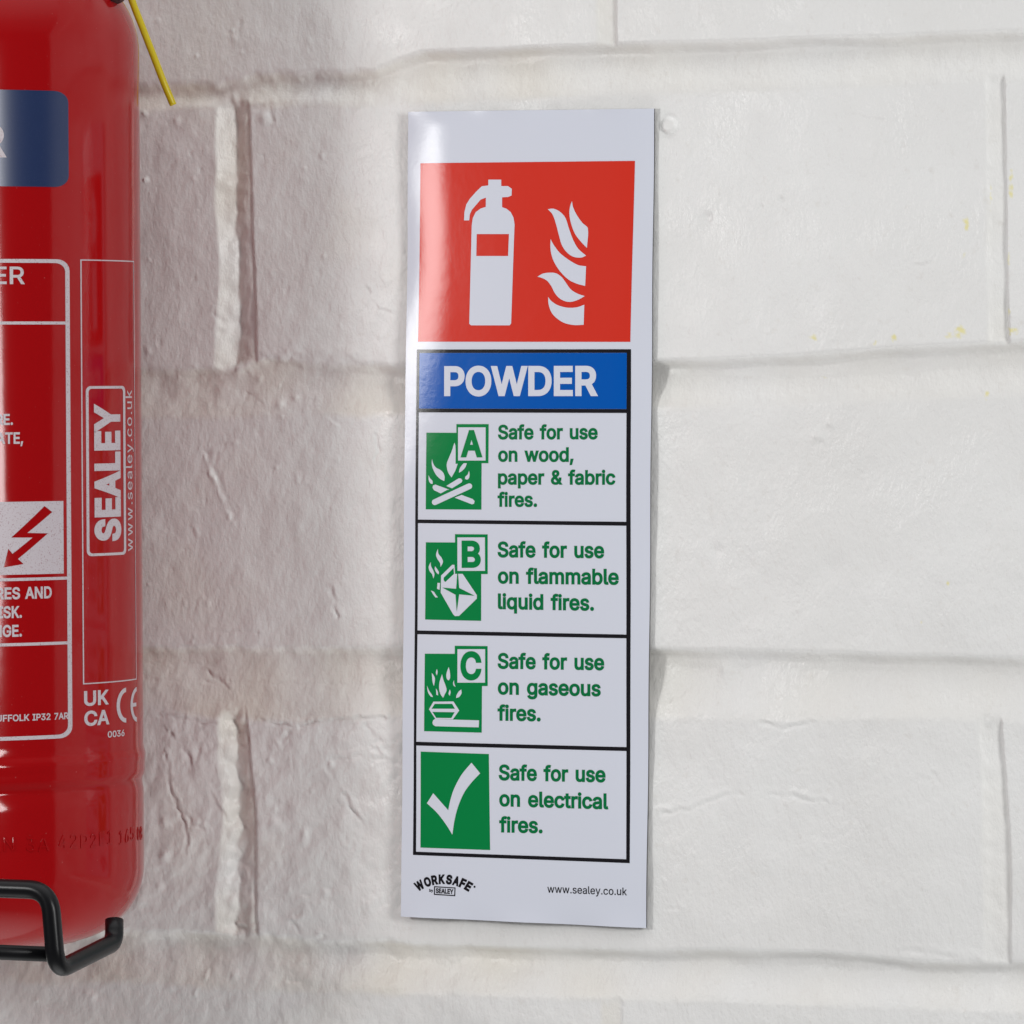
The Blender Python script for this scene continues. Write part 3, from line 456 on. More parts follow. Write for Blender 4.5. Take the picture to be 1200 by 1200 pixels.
# brick faces: undulation, chisel marks, drips of paint
face = 1-joint
leftness = 1-sstep(-330, 120, X)                      # the old hand-dressed bricks on the left are rougher
H += 2.3*fbm(X, Y, 190, 61, 3)
H += (0.28+0.42*leftness)*fbm(X+Y*0.25, Y, 34, 71, 2, 1.5)
H += (0.06+0.17*leftness)*fbm(X+Y*0.3, Y, 9, 75, 2, 1.6)
H += 1.6*leftness*np.clip(fbm(X, Y, 70, 79, 3)-0.15, 0, 1)
rows4 = sstep(235, 260, Y)*(1-sstep(480, 500, Y))
H += (2.1*leftness+0.3)*rows4*fbm(X+Y*0.2, Y, 46, 81, 4, 1.1)
H += (1.1*leftness+0.3)*sstep(490, 520, Y)*fbm(X, Y, 38, 93, 3)
H += joint*(0.35+0.5*leftness)*fbm(X, Y, 32, 91, 4)
# small lumps and pits of old paint
rr_ = random.Random(5)
def bump_at(x, y, r, h):
    i0, i1 = np.searchsorted(gx, [x-3*r, x+3*r]); j0, j1 = np.searchsorted(gy, [y-3*r, y+3*r])
    if i1 <= i0 or j1 <= j0: return
    sl = (slice(j0, j1), slice(i0, i1))
    H[sl] += h*np.exp(-(((X[sl]-x)/r)**2+((Y[sl]-y)/(r*rr_.uniform(.8, 1.5)))**2))
for k in range(700):
    x = rr_.uniform(-640, 700); y = rr_.uniform(-600, 600)
    l_ = 1-min(1, max(0, (x+380)/300))
    if rr_.random() > 0.12+0.88*l_: continue
    bump_at(x, y, rr_.uniform(1.6, 4.5), rr_.choice((1, 1, -0.7))*rr_.uniform(0.4, 1.5)*(0.5+0.6*l_))
def crack(poly, dpt, wd, wallpx=True):
    """broken hairline or flake edge along a traced polyline; one lip stands a little proud"""
    q = [wpx(*p) for p in poly] if wallpx else poly
    xs_ = [p[0] for p in q]; ys_ = [p[1] for p in q]; m_ = 5*wd+6
    i0, i1 = np.searchsorted(gx, [min(xs_)-m_, max(xs_)+m_]); j0, j1 = np.searchsorted(gy, [min(ys_)-m_, max(ys_)+m_])
    if i1 <= i0 or j1 <= j0: return
    sl = (slice(j0, j1), slice(i0, i1)); x = X[sl]; y = Y[sl]
    x = x+2.2*vnoise(X[sl], y, 11, 35)+0.8*vnoise(X[sl], y, 5, 36); y = y+2.2*vnoise(X[sl], Y[sl], 11, 37)+0.8*vnoise(X[sl], Y[sl], 5, 38)
    best = np.full(x.shape, 1e9); side = np.zeros(x.shape)
    for (ax, ay), (bx, by) in zip(q[:-1], q[1:]):
        dx, dy = bx-ax, by-ay; L2 = dx*dx+dy*dy+1e-9
        t = np.clip(((x-ax)*dx+(y-ay)*dy)/L2, 0, 1)
        d_ = np.hypot(x-ax-t*dx, y-ay-t*dy)
        sd = np.sign((x-ax)*dy-(y-ay)*dx); side = np.where(d_ < best, sd, side); best = np.minimum(best, d_)
    brk = np.clip(0.7+1.0*vnoise(X[sl], Y[sl], 19, 7), 0.1, 1.3)
    H[sl] += brk*(0.9*dpt*np.exp(-(best/wd)**2) - 0.45*dpt*np.exp(-((best-1.8*wd)/(1.6*wd))**2)*(side > 0))
for poly, dpt, wd in [
    ([(185, 838), (220, 841), (238, 848), (254, 846)], -2.0, 1.8),
    ([(305, 843), (320, 848), (345, 851), (380, 846), (420, 841), (450, 841)], -2.2, 1.8),
    ([(195, 885), (200, 925), (212, 955), (222, 982), (212, 1010)], -2.4, 2.5),
    ([(200, 860), (212, 872), (222, 888)], -3.0, 3.5),
    ([(402, 930), (415, 955), (432, 968)], -2.0, 2.5),
    ([(380, 890), (420, 886), (465, 893)], -1.2, 3),
    ([(775, 953), (810, 948), (838, 936), (868, 928)], -1.5, 2.4),
    ([(898, 930), (925, 932), (950, 938), (966, 940)], -1.3, 2.2),
    ([(890, 847), (908, 850), (918, 854), (930, 850), (950, 847)], -1.6, 2.2),
    ([(1096, 908), (1106, 920)], -1.5, 2.4),
    ([(240, 535), (248, 556), (262, 590), (270, 606)], 1.8, 2.6),
    ([(245, 738), (262, 740), (280, 739)], -1.2, 1.6),
    ([(286, 740), (303, 741)], -1.2, 1.6),
    ([(1071, 310), (1090, 309), (1100, 290)], -0.8, 1.5),
    ([(838, 90), (870, 108)], -0.4, 3),
    ([(820, 113), (845, 108)], -0.6, 2),
    ([(1000, 134), (1040, 144)], -0.6, 3),
    ([(800, 440), (900, 442), (1050, 438), (1140, 430)], -0.9, 4),
    ([(300, 128), (315, 122), (318, 140)], -2.0, 3),
    ([(305, 420), (330, 424), (345, 416), (370, 424), (392, 418), (420, 426)], -2.0, 5),
    ([(166, 797), (300, 800), (420, 802), (472, 806)], -0.8, 1.4),
    ([(166, 776), (240, 778)], -0.7, 1.2),
    ([(1060, 1113), (1095, 1118), (1145, 1128)], -1.0, 3),
    ]:
    crack(poly, dpt, wd)
for k in range(46):                                   # small random chips, flake edges and trowel nicks
    x, y = rr_.uniform(-440, 660), rr_.uniform(-560, 580)
    if k > 10: x = rr_.uniform(-440, -130)
    if k > 32: x, y = rr_.uniform(-440, -130), rr_.uniform(240, 500)
    th = rr_.uniform(0, 6.28); q = [(x, y)]
    for j in range(rr_.randint(1, 4)):
        th += rr_.uniform(-0.8, 0.8); ln_ = rr_.uniform(5, 16); q.append((q[-1][0]+ln_*math.cos(th), q[-1][1]+ln_*math.sin(th)))
    crack(q, rr_.choice((-1, -1, 0.8))*rr_.uniform(0.7, 1.9)*(1 if x < -100 else 0.45), rr_.uniform(1.5, 3.0), False)
# filler blob (old painted-over plug), dents, pits and small lumps
def blob(px, py, r, h, kind='dome'):
    global H
    x, y = wpx(px, py); dd = np.hypot(X-x, Y-y)
    if kind == 'plug': H = H + h*(1-sstep(r*0.72, r*1.08, dd)) - 0.8*np.exp(-((dd-r*1.2)/2.2)**2)
    else: H = H + h*np.exp(-(dd/r)**2)
blob(784.5, 147, 9.5, 3.6, 'plug')
for px, py, r, h in [(828, 256, 8, -2.0), (892, 242, 2.5, -1), (915, 234, 3, -1.6), (873, 244, 2, -.8), (959, 513, 6, 2.0), (974, 497, 5, 1.6),
                     (960, 518, 4, -1.8), (846, 787, 9, 1.6), (838, 645, 7, -1.2), (975, 665, 14, -1.4),
                     (316, 891, 4, 2.5), (357, 976, 5, 3), (388, 896, 4, 2.5), (194, 963, 5, 3), (194, 1002, 6, 3),
                     (327, 474, 5, 2.6), (345, 466, 4, 2), (170, 133, 2.5, 2.5), (171, 211, 3, 3.5), (380, 300, 3, 1.2), (396, 538, 4, 1),
                     (310, 138, 7, 3), (323, 965, 8, 3.0), (274, 1143, 4, 2), (420, 200, 5, -0.8), (880, 1154, 1.6, -2), (868, 1155, 1.3, -1.2)]:
    blob(px, py, r, h)

# colour masks: yellow paint remains and warm bare pointing
yel = np.zeros_like(X)
for px, py, rx, ry, a in [(1184, 218, 3.5, 20, .9), (1160, 228, 2, 26, .55), (1132, 262, 5, 10, .75), (1130, 300, 4, 7, .5), (1125, 388, 9, 8, .95), (1112, 393, 8, 4, .8),
                          (1048, 396, 4, 6, .9), (1026, 402, 3.5, 4, .8), (953, 396, 7, 6, .7), (1186, 388, 9, 5, 1.0), (1182, 365, 3, 10, .5), (1182, 300, 3, 25, .5),
                          (1156, 464, 4, 6, .8), (1111, 684, 3, 4, .5), (1080, 730, 3, 4, .5), (962, 442, 6, 3, .5), (860, 104, 18, 5, .25), (990, 8, 12, 8, .25)]:
    x, y = wpx(px, py)
    yel = np.maximum(yel, a*np.exp(-((X-x)/rx)**2-((Y-y)/ry)**2))
yel = np.clip(yel*(0.75+0.9*fbm(X, Y, 7, 131, 2)), 0, 1)
warm = joint*(0.45+0.55*vnoise(X, Y, 90, 141))*(0.3+0.7*(1-sstep(-150, 350, X)))
warm = np.clip(warm + 0.35*np.clip(fbm(X, Y, 150, 151, 3)-0.2, 0, 1)*leftness, 0, 1)

ny, nx = X.shape
verts = np.stack([X*S, -H*S, -Y*S], -1).reshape(-1, 3)
idx = np.arange(ny*nx).reshape(ny, nx)
quads = np.stack([idx[:-1, :-1], idx[1:, :-1], idx[1:, 1:], idx[:-1, 1:]], -1).reshape(-1, 4)
# a real thickness: rim and back
rim = np.concatenate([idx[0, :], idx[1:, -1], idx[-1, -2::-1], idx[-2:0:-1, 0]])
back = verts[rim].copy(); back[:, 1] = 400*S
nb = len(verts); bi = np.arange(nb, nb+len(rim))
verts = np.concatenate([verts, back])
sides = np.stack([rim, np.roll(rim, -1), np.roll(bi, -1), bi], -1)
me = bpy.data.meshes.new('brick_wall')
allq = np.concatenate([quads, sides])
nloop = allq.size + len(rim)
me.vertices.add(len(verts)); me.vertices.foreach_set('co', verts.astype(np.float32).ravel())
me.loops.add(nloop); me.loops.foreach_set('vertex_index', np.concatenate([allq.ravel(), bi]).astype(np.int32))
me.polygons.add(len(allq)+1)
me.polygons.foreach_set('loop_start', np.concatenate([np.arange(len(allq))*4, [allq.size]]).astype(np.int32))
me.polygons.foreach_set('use_smooth', np.concatenate([np.ones(len(quads)), np.zeros(len(sides)+1)]).astype(bool))
for nm, arr in (('yellow_paint', yel), ('warm_pointing', warm)):
    at_ = me.attributes.new(nm, 'FLOAT', 'POINT')
    at_.data.foreach_set('value', np.concatenate([arr.ravel(), np.zeros(len(rim))]).astype(np.float32))
me.update(); me.validate()

m = bpy.data.materials.new('white_painted_brick'); m.use_nodes = True
n = m.node_tree; b = n.nodes['Principled BSDF']; L = n.links.new
b.inputs['Roughness'].default_value = 0.5
b.inputs['Specular IOR Level'].default_value = 0.45
t = n.nodes.new('ShaderNodeTexCoord')
def mixc(fac, a, bcol):
    x = n.nodes.new('ShaderNodeMix'); x.data_type = 'RGBA'
    L(fac, x.inputs[0])
    if isinstance(a, tuple): x.inputs[6].default_value = (*a, 1)
    else: L(a, x.inputs[6])
    x.inputs[7].default_value = (*bcol, 1)
    return x.outputs[2]
def attr(nm):
    x = n.nodes.new('ShaderNodeAttribute'); x.attribute_name = nm; return x.outputs['Fac']
def noise(scale, detail=4, rough=0.55, stretch=None):
    x = n.nodes.new('ShaderNodeTexNoise'); x.inputs['Scale'].default_value = scale; x.inputs['Detail'].default_value = detail
    x.inputs['Roughness'].default_value = rough
    if stretch:
        mp = n.nodes.new('ShaderNodeMapping'); mp.inputs['Scale'].default_value = stretch[:3]; mp.inputs['Rotation'].default_value = (0, stretch[3], 0)
        L(t.outputs['Object'], mp.inputs[0]); L(mp.outputs[0], x.inputs['Vector'])
    else: L(t.outputs['Object'], x.inputs['Vector'])
    return x.outputs['Fac']
def rng_(v, a, bb, c=0, d=1):
    x = n.nodes.new('ShaderNodeMapRange'); L(v, x.inputs['Value'])
    for k, q in zip(('From Min', 'From Max', 'To Min', 'To Max'), (a, bb, c, d)): x.inputs[k].default_value = q
    return x.outputs[0]
base = mixc(rng_(noise(18), 0.35, 0.7), (0.80, 0.80, 0.79), (0.765, 0.76, 0.745))
base = mixc(rng_(noise(330, 5), 0.60, 0.74, 0, 0.5), base, (0.70, 0.68, 0.65))
base = mixc(rng_(attr('warm_pointing'), 0, 1, 0, 0.95), base, (0.77, 0.735, 0.655))
base = mixc(rng_(attr('yellow_paint'), 0.28, 0.75, 0, 0.7), base, (0.80, 0.72, 0.22))
L(base, b.inputs['Base Color'])
L(rng_(noise(60), 0.35, 0.7, 0.27, 0.50), b.inputs['Roughness'])
prev = None
for v, dist in ((noise(380, 4, 0.6, (1.0, 1.0, 0.6, 0.35)), 0.00036), (noise(1150, 3, 0.65, (1.0, 1.0, 0.6, 0.3)), 0.00019)):
    bp = n.nodes.new('ShaderNodeBump'); bp.inputs['Strength'].default_value = 0.8; bp.inputs['Distance'].default_value = dist
    L(v, bp.inputs['Height'])
    if prev: L(prev, bp.inputs['Normal'])
    prev = bp.outputs[0]
L(prev, b.inputs['Normal'])
wall = link('brick_wall', me, None, m)
tag(wall, 'white painted brick wall with worn pointing behind the sign', 'wall')

# ================================================================== THE SIGN
class Sign(Surf):
    spacing = (14, 14)
    d0 = 14.0
    def __init__(self, origin):
        self.o = origin
        (self.ul0, self.vt), (self.ur0, _) = self.uv(*TL), self.uv(*TR)
        (self.ul1, self.vb), (self.ur1, _) = self.uv(*BL), self.uv(*BR)
    def uv(self, px, py):
        p = at(px, py, self.d0); return p[0], p[2]
    def hgt(self, u, v):
        f = (v-self.vt)/(self.vb-self.vt)
        l = u - (self.ul0+(self.ul1-self.ul0)*f)          # distance from the left edge
        r = (self.ur0+(self.ur1-self.ur0)*f) - u
        h = self.d0 - 0.021*l + 1.2
        k = max(0.0, 58-l)
        h -= 0.0014*k*k*(0.35+0.65*sst((v-20)/300))
        k2 = max(0.0, 46-r); h -= 0.0006*k2*k2
        h += 1.0*math.exp(-max(r, 0)/26)*math.sin(v*0.026+0.4) + 0.5*math.exp(-max(l, 0)/20)*math.sin(v*0.03+2)
        h += 0.35*math.sin(v*0.0125+0.6) + 0.22*math.sin(v*0.021+u*0.012+1.1) + 0.15*math.sin(u*0.03+v*0.006)
        kb = max(0.0, self.vb+26-v); h += 0.0022*kb*kb*math.sin(u*0.05+0.9)
        kt = max(0.0, v-self.vt+20); h += 0.0022*kt*kt*math.sin(u*0.045+2.0)
        return h
    def pn(self, u, v, layer):
        h = self.hgt(u, v); e = 0.5
        gx_ = (self.hgt(u+e, v)-self.hgt(u-e, v))/(2*e); gz_ = (self.hgt(u, v+e)-self.hgt(u, v-e))/(2*e)
        nn = Vector((-gx_, -1, -gz_)); nn.normalize()
        return Vector((u*S, -(h+layer)*S, v*S)) - self.o, nn
def sst(t):
    t = max(0, min(1, t)); return t*t*(3-2*t)

TL, TR, BR, BL = (477, 131), (764, 127), (755, 1088), (470, 1074)
org = V(at(612, 1081, 0))
sign = empty('safety_sign', org)
tag(sign, 'tall white rigid sticker sign with red, blue and green panels fixed on the brick wall', 'sign')
SG = Sign(org)

# sheet: dense front grid, edges and back
def sheet():
    q = [np.array(SG.uv(*p)) for p in (TL, TR, BR, BL)]
    NU, NV = 60, 150
    vs, nr, fs = [], [], []
    def P(i, j):
        a, c = i/NU, j/NV
        return (q[0]*(1-a)+q[1]*a)*(1-c) + (q[3]*(1-a)+q[2]*a)*c
    for j in range(NV+1):
        for i in range(NU+1):
            p, nn = SG.pn(*P(i, j), 0); vs.append(p); nr.append(nn)
    W_ = NU+1
    for j in range(NV):
        for i in range(NU): fs.append((j*W_+i, (j+1)*W_+i, (j+1)*W_+i+1, j*W_+i+1))
    ring = [i for i in range(W_)] + [j*W_+NU for j in range(1, NV+1)] + [NV*W_+i for i in range(NU-1, -1, -1)] + [j*W_ for j in range(NV-1, 0, -1)]
    c0 = sum((vs[i] for i in ring), Vector())/len(ring)
    a0 = len(vs)
    for i in ring:
        out = (vs[i]-c0); out.y = 0; out.normalize()
        vs.append(vs[i].copy()); nr.append(out)
    a1 = len(vs)
    for i in ring:
        out = (vs[i]-c0); out.y = 0; out.normalize()
        vs.append(vs[i]+Vector((0, 3.2*S, 0))); nr.append(out)
    N = len(ring)
    for k in range(N):
        k2 = (k+1) % N; fs.append((a0+k, a0+k2, a1+k2, a1+k))
    a2 = len(vs)
    for i in ring: vs.append(vs[i]+Vector((0, 3.2*S, 0))); nr.append(Vector((0, 1, 0)))
    fs.append(tuple(range(a2, a2+N)))
    me = bpy.data.meshes.new('backing_sheet'); me.from_pydata(vs, [], fs)
    me.polygons.foreach_set('use_smooth', [True]*len(me.polygons))
    me.normals_split_custom_set_from_vertices([tuple(x) for x in nr])
    o = link('backing_sheet', me, sign, M_SHEET)
    me.materials.append(M_EDGE)
    for p in me.polygons[NU*NV:]: p.material_index = 1
    return o
sheet()
LY = 0.22
def s_poly(name, m, parent, layer, *loopsets, smooth=False):
    bm = bmesh.new()
    for ls in loopsets: SG.poly(bm, ls[0], ls[1:], smooth)
    return SG.build(bm, name, m, parent, layer*LY)
def sc(pts, ox, oy, k): return [(ox+x/k, oy+y/k) for x, y in pts]

# red panel with symbols
red = s_poly('red_panel', M_RED, sign, 1, [[(492.3, 191.3), (742, 188.3), (736.8, 400.6), (489.6, 400.4)]])
C7 = lambda p: sc(p, 470, 120, 4)
ext = C7([(408,362),(468,362),(468,392),(499,392),(517,405),(516,436),(500,443),(472,445),(472,491),(492,498),(512,514),(525,540),(530,572),
          (527,650),(514,1036),(507,1045),(327,1045),(319,1037),(325,800),(331,575),(336,542),(350,514),(373,497),(396,490),(397,446),(372,456),(332,503),(322,525),(319,553),
          (295,553),(297,515),(306,478),(322,452),(352,418),(378,393),(408,389)])
s_poly('extinguisher_symbol', M_SHEET, red, 2, [ext, C7([(354,617),(504,617),(500,720),(352,720)])])
FL = [
 [(796,462),(801,490),(820,530),(845,565),(870,590),(866,682),(840,655),(810,615),(790,560),(784,515),(788,485)],
 [(684,500),(710,498),(740,512),(765,540),(782,590),(800,640),(825,685),(862,718),(840,727),(805,724),(775,705),(750,670),(735,620),(722,570),(706,525)],
 [(697,640),(710,665),(740,705),(785,740),(825,762),(862,768),(858,860),(820,850),(780,830),(740,790),(710,740),(697,690)],
 [(636,817),(660,803),(690,798),(720,800),(745,815),(765,840),(790,875),(820,895),(856,908),(825,925),(790,935),(760,930),(735,915),(715,890),(700,860),(680,835),(655,822)],
 [(686,912),(700,930),(730,950),(775,962),(820,960),(854,948),(851,1042),(810,1044),(765,1035),(730,1015),(702,985),(688,945)]]
s_poly('flame_symbol', M_SHEET, red, 2, *[[C7(f)] for f in FL], smooth=True)

# black border with row rules (one printed frame)
s_poly('border', M_BLACK, sign, 1, [
    [(488.2, 409.6), (737.6, 409.2), (736.4, 1011.8), (484.2, 1001.8)],
    [(491.3, 413.6), (732.8, 413.4), (732.4, 479.4), (491, 478.8)],
    [(490.8, 483.2), (732.4, 484.0), (732.2, 611.6), (490.0, 608.8)],
    [(490.0, 613.0), (732.2, 616.2), (732.1, 743.8), (489.2, 738.8)],
    [(489.2, 743.2), (732.1, 748.2), (732.2, 875.8), (488.0, 869.2)],
    [(488.0, 873.6), (732.2, 880.4), (732.4, 1007.2), (487.8, 998.0)]])
band = s_poly('title_band', M_BLUE, sign, 1, [[(491.4, 413.7), (732.7, 413.5), (732.3, 479.3), (491.1, 478.7)]])
def s_text(bm, s, x0, x1, y0, y1, cap, weight=0.02): SG.text(bm, s, (x0, y0), (x1, y1), (0, -cap), weight)
bm = bmesh.new(); s_text(bm, 'POWDER', 520.7, 699.5, 464.2, 464.2, 35.2, 0.029)
SG.build(bm, 'lettering', M_SHEET, band, 2*LY)
for lines in (
    [('Safe for use', 583.3, 699, 515, 515, 17.2), ('on wood,', 583.5, 671.2, 541.2, 541.4, 17.2), ('paper & fabric', 583.3, 719.8, 568, 568.2, 17.2), ('fires.', 582.8, 628.8, 594, 594.2, 17.2)],
    [('Safe for use', 582.6, 706.6, 653.2, 654.4, 18.6), ('on flammable', 582.8, 723.4, 684, 685.6, 18.6), ('liquid fires.', 582.8, 694.6, 714, 716, 18.6)],
    [('Safe for use', 582.5, 706.5, 783.8, 785.8, 18.6), ('on gaseous', 582.8, 702.4, 814, 816.4, 18.6), ('fires.', 582.5, 632.6, 844.6, 845.6, 18.6)],
    [('Safe for use', 584, 708.2, 914.5, 917.2, 18.6), ('on electrical', 584.6, 711.6, 945, 948.8, 18.6), ('fires.', 584.5, 635, 975.6, 976.8, 18.6)]):
    bm = bmesh.new()
    for l in lines: s_text(bm, *l, 0.027)
    SG.build(bm, 'lettering', M_TEXTG, sign, LY)

# class pictograms
def pict(ox, oy, panel, box_in, letter, lrect, drawings, cuts, smooth_d):
    f = lambda p: sc(p, ox, oy, 10)
    g = s_poly('pictogram', M_GREEN, sign, 1, [f(panel)])
    x0, y0, x1, y1 = box_in
    s_poly('class_box', M_SHEET, g, 2, [f([(x0, y0), (x1, y0), (x1, y1), (x0, y1)])])
    bm = bmesh.new(); a, t_, r, b_ = lrect
    SG.text(bm, letter, f([(a, b_)])[0], f([(r, b_)])[0], (0, -(b_-t_)/10), 0.034)
    SG.build(bm, 'class_letter', M_GREEN, g, 3*LY)
    bm = bmesh.new()
    for d_ in smooth_d: SG.poly(bm, f(d_), smooth=True)
    for d_ in drawings: SG.poly(bm, f(d_[0]), [f(h) for h in d_[1:]])
    o = SG.build(bm, 'drawing', M_SHEET, g, 2*LY)
    if cuts:
        bm = bmesh.new()
        for c in cuts: SG.poly(bm, f(c))
        SG.build(bm, 'drawing_gaps', M_GREEN, g, 3*LY)
def bar(x0, y0, x1, y1, r, n=7, flat0=False, flat1=False):
    a = math.atan2(y1-y0, x1-x0); out = []
    for end, (cx, cy), sg in ((1, (x1, y1), -1), (0, (x0, y0), 1)):
        for k in range(n+1):
            th = a + sg*math.pi/2 + (math.pi*k/n)
            if sg == 1: th = a + math.pi/2 + math.pi*k/n
            else: th = a - math.pi/2 + math.pi*k/n
            out.append((cx+r*math.cos(th), cy+r*math.sin(th)))
    return out
pict(490, 490,
     [(100,170),(450,172),(450,70),(825,70),(822,528),(743,528),(740,1072),(92,1068)], (470,108,790,497), 'A', (500,140,755,460),
     [[bar(198,985,600,798,34)], [[(345,870-30),(268,882),(190,845),(172,815),(178,790),(205,778),(368,838)]],
      [[(332,795),(478,705),(505,708),(520,730),(512,752),(400,822)]], [[(430,932),(512,900),(640,948),(662,972),(655,1002),(630,1010)]]],
     [], [
     [(428,285),(440,330),(441,535),(466,535),(440,610),(395,695),(362,650),(342,590),(340,530),(362,470),(395,390)],
     [(166,480),(185,540),(215,580),(262,605),(298,640),(314,690),(310,738),(262,712),(215,665),(180,600),(164,540)],
     [(125,668),(145,705),(172,735),(174,772),(150,765),(130,735)],
     [(480,640),(490,590),(520,545),(540,528),(572,530),(555,575),(520,615)],
     [(598,615),(604,660),(596,705),(575,722),(550,712),(556,685),(582,660)]])
pict(490, 620,
     [(92,155),(432,157),(432,60),(812,62),(810,528),(735,528),(733,1076),(82,1060)], (460,98,780,490), 'B', (510,135,732,455),
     [[[(270,545),(400,418),(425,420),(432,525),(520,525),(685,775),(684,815),(478,1018),(430,1020),(410,1000),(265,745)],
       [(300,570),(415,455),(420,525),(318,622),(300,600)]], [[(228,630),(258,632),(252,712),(222,700)]]],
     [[(458,525),(468,525),(480,690),(660,782),(480,765),(452,970),(438,770),(285,685),(445,700)]],
     [[(232,232),(240,290),(275,335),(292,385),(264,445),(258,400),(225,345),(212,300)],
      [(150,385),(152,430),(180,490),(192,530),(180,580),(165,530),(135,490),(126,440)],
      [(200,435),(225,470),(245,505),(240,532),(215,510),(196,470)],
      [(150,720),(185,735),(205,765),(232,800),(205,802),(180,770)]])
pict(490, 750,
     [(80,160),(428,162),(428,68),(808,72),(810,540),(744,540),(742,1086),(72,1068)], (460,108,780,500), 'C', (495,135,740,470),
     [[[(130,812),(182,722),(415,720),(482,826),(408,930),(205,925)], [(160,805),(198,748),(400,748),(432,806)], [(170,842),(430,846),(390,915),(215,912)]],
      [[(200,926),(712,942),(708,1024),(205,1010),(180,995),(170,968),(180,940)]]],
     [],
     [[(282,400),(296,460),(325,540),(335,590),(312,640),(295,678),(268,640),(250,580),(252,500)],
      [(358,315),(372,370),(376,440),(360,475),(338,455),(332,400)],
      [(162,385),(188,420),(200,460),(188,540),(172,490)],
      [(222,338),(230,375),(222,418),(210,380)],
      [(108,535),(130,590),(160,635),(178,668),(150,660),(118,610)],
      [(212,568),(232,605),(236,650),(216,640)],
      [(372,578),(382,610),(372,655),(358,630)],
      [(420,470),(424,510),(440,550),(418,535),(410,505)],
      [(505,580),(508,625),(480,668),(445,680),(450,650),(475,605)]])
tk = s_poly('pictogram', M_GREEN, sign, 1, [[(493.2, 880.7), (572.5, 883.7), (574, 996.2), (493, 993.2)]])
C3 = lambda p: sc(p, 470, 820, 4)
s_poly('tick_mark', M_SHEET, tk, 2, [C3(catmull([(330,295),(370,345),(330,388),(296,435),(268,500),(252,560),(241,632),(212,585),(170,530),(122,485),(152,438),(222,518),(232,470),(250,415),(285,350)], 5, 42))])

# maker's logo (arched word, boxed word) and web address
bm = bmesh.new()
acx, acy, ar = 519.6, 1086.5, 50.5
word = 'WORKSAFE'; wid = [1.35, 1.06, .98, 1.0, .95, 1.02, .86, .9]
tot = sum(wid); ang = -35.5
for ch, wd in zip(word, wid):
    da = 71.0*wd/tot; mid = math.radians(ang+da/2); half = math.radians(da/2*0.93)*ar*1.06
    bx, by = acx+ar*math.sin(mid), acy-ar*math.cos(mid)
    dx, dy = math.cos(mid), math.sin(mid)
    SG.text(bm, ch, (bx-dx*half, by-dy*half), (bx+dx*half, by+dy*half), (dy*11.4, -dx*11.4), 0.05)
    ang += da
SG.poly(bm, [(556+1.3*math.cos(k*math.pi/4), 1039.2+1.3*math.sin(k*math.pi/4)) for k in range(8)])
SG.text(bm, 'by', (503.4, 1045.0), (508, 1045.2), (0, -3.4), 0.03)
SG.poly(bm, [(509, 1038.4), (534, 1040.0), (533.6, 1050.2), (508.8, 1048.6)], [[(510.2, 1039.7), (532.8, 1041.1), (532.4, 1048.9), (510, 1047.4)]])
SG.text(bm, 'SEALEY', (511, 1046.5), (531.6, 1047.8), (0, -5.8), 0.035)
SG.build(bm, 'maker_logo', M_BLACK, sign, LY)
bm = bmesh.new(); SG.text(bm, 'www.sealey.co.uk', (640.5, 1046.2), (733.2, 1049.6), (0, -9.0), 0.006)
SG.build(bm, 'web_address', M_BLACK, sign, LY)

# ================================================================== THE FIRE EXTINGUISHER
R = 253.0; CX, CD = -592.0, 272.0; TILT = math.radians(0.4)
# right silhouette through photo (166.5, 600): distance of the axis from that view ray must be R
r0 = ray(166.5, 600); dirn = r0[:2]/np.linalg.norm(r0[:2])
nrm2 = np.array([-dirn[1], dirn[0]])
if nrm2[0] > 0: nrm2 = -nrm2
p0 = CAMP[:2] + nrm2*R                     # line of axes parallel to the ray
tt = (CD-p0[1])/dirn[1]; CX = (p0+dirn*tt)[0]
class Cyl(Surf):
    spacing = (math.radians(2.5), 0)
    ct, st = math.cos(TILT), math.sin(TILT)
    def loc(self, p):                      # px triple -> local (x, d, z)
        x, d, z = p[0]-CX, p[1]-CD, p[2]
        return np.array([x*self.ct + z*self.st, d, -x*self.st + z*self.ct])
    def uv(self, px, py):
        o = self.loc(CAMP); q = self.loc(CAMP+ray(px, py)) - o
        a = q[0]**2+q[1]**2; b_ = 2*(o[0]*q[0]+o[1]*q[1]); c = o[0]**2+o[1]**2-R*R
        disc = max(0.0, b_*b_-4*a*c)
        t_ = (-b_-math.sqrt(disc))/(2*a); p = o+q*t_
        return math.atan2(p[0], p[1]), p[2]
    def pn(self, u, v, layer):
        nn = Vector((math.sin(u), -math.cos(u), 0))
        return nn*((R+layer)*S) + Vector((0, 0, v*S)), nn
CY = Cyl()
exting = empty('fire_extinguisher', (CX*S, -CD*S, 0), (0, TILT*-1*-1, 0))
# local z axis leans so that its foot goes to the right
exting.rotation_euler = (0, -TILT, 0)
tag(exting, 'glossy red fire extinguisher with pale printed panels on the wall, cut off at left', 'fire extinguisher')

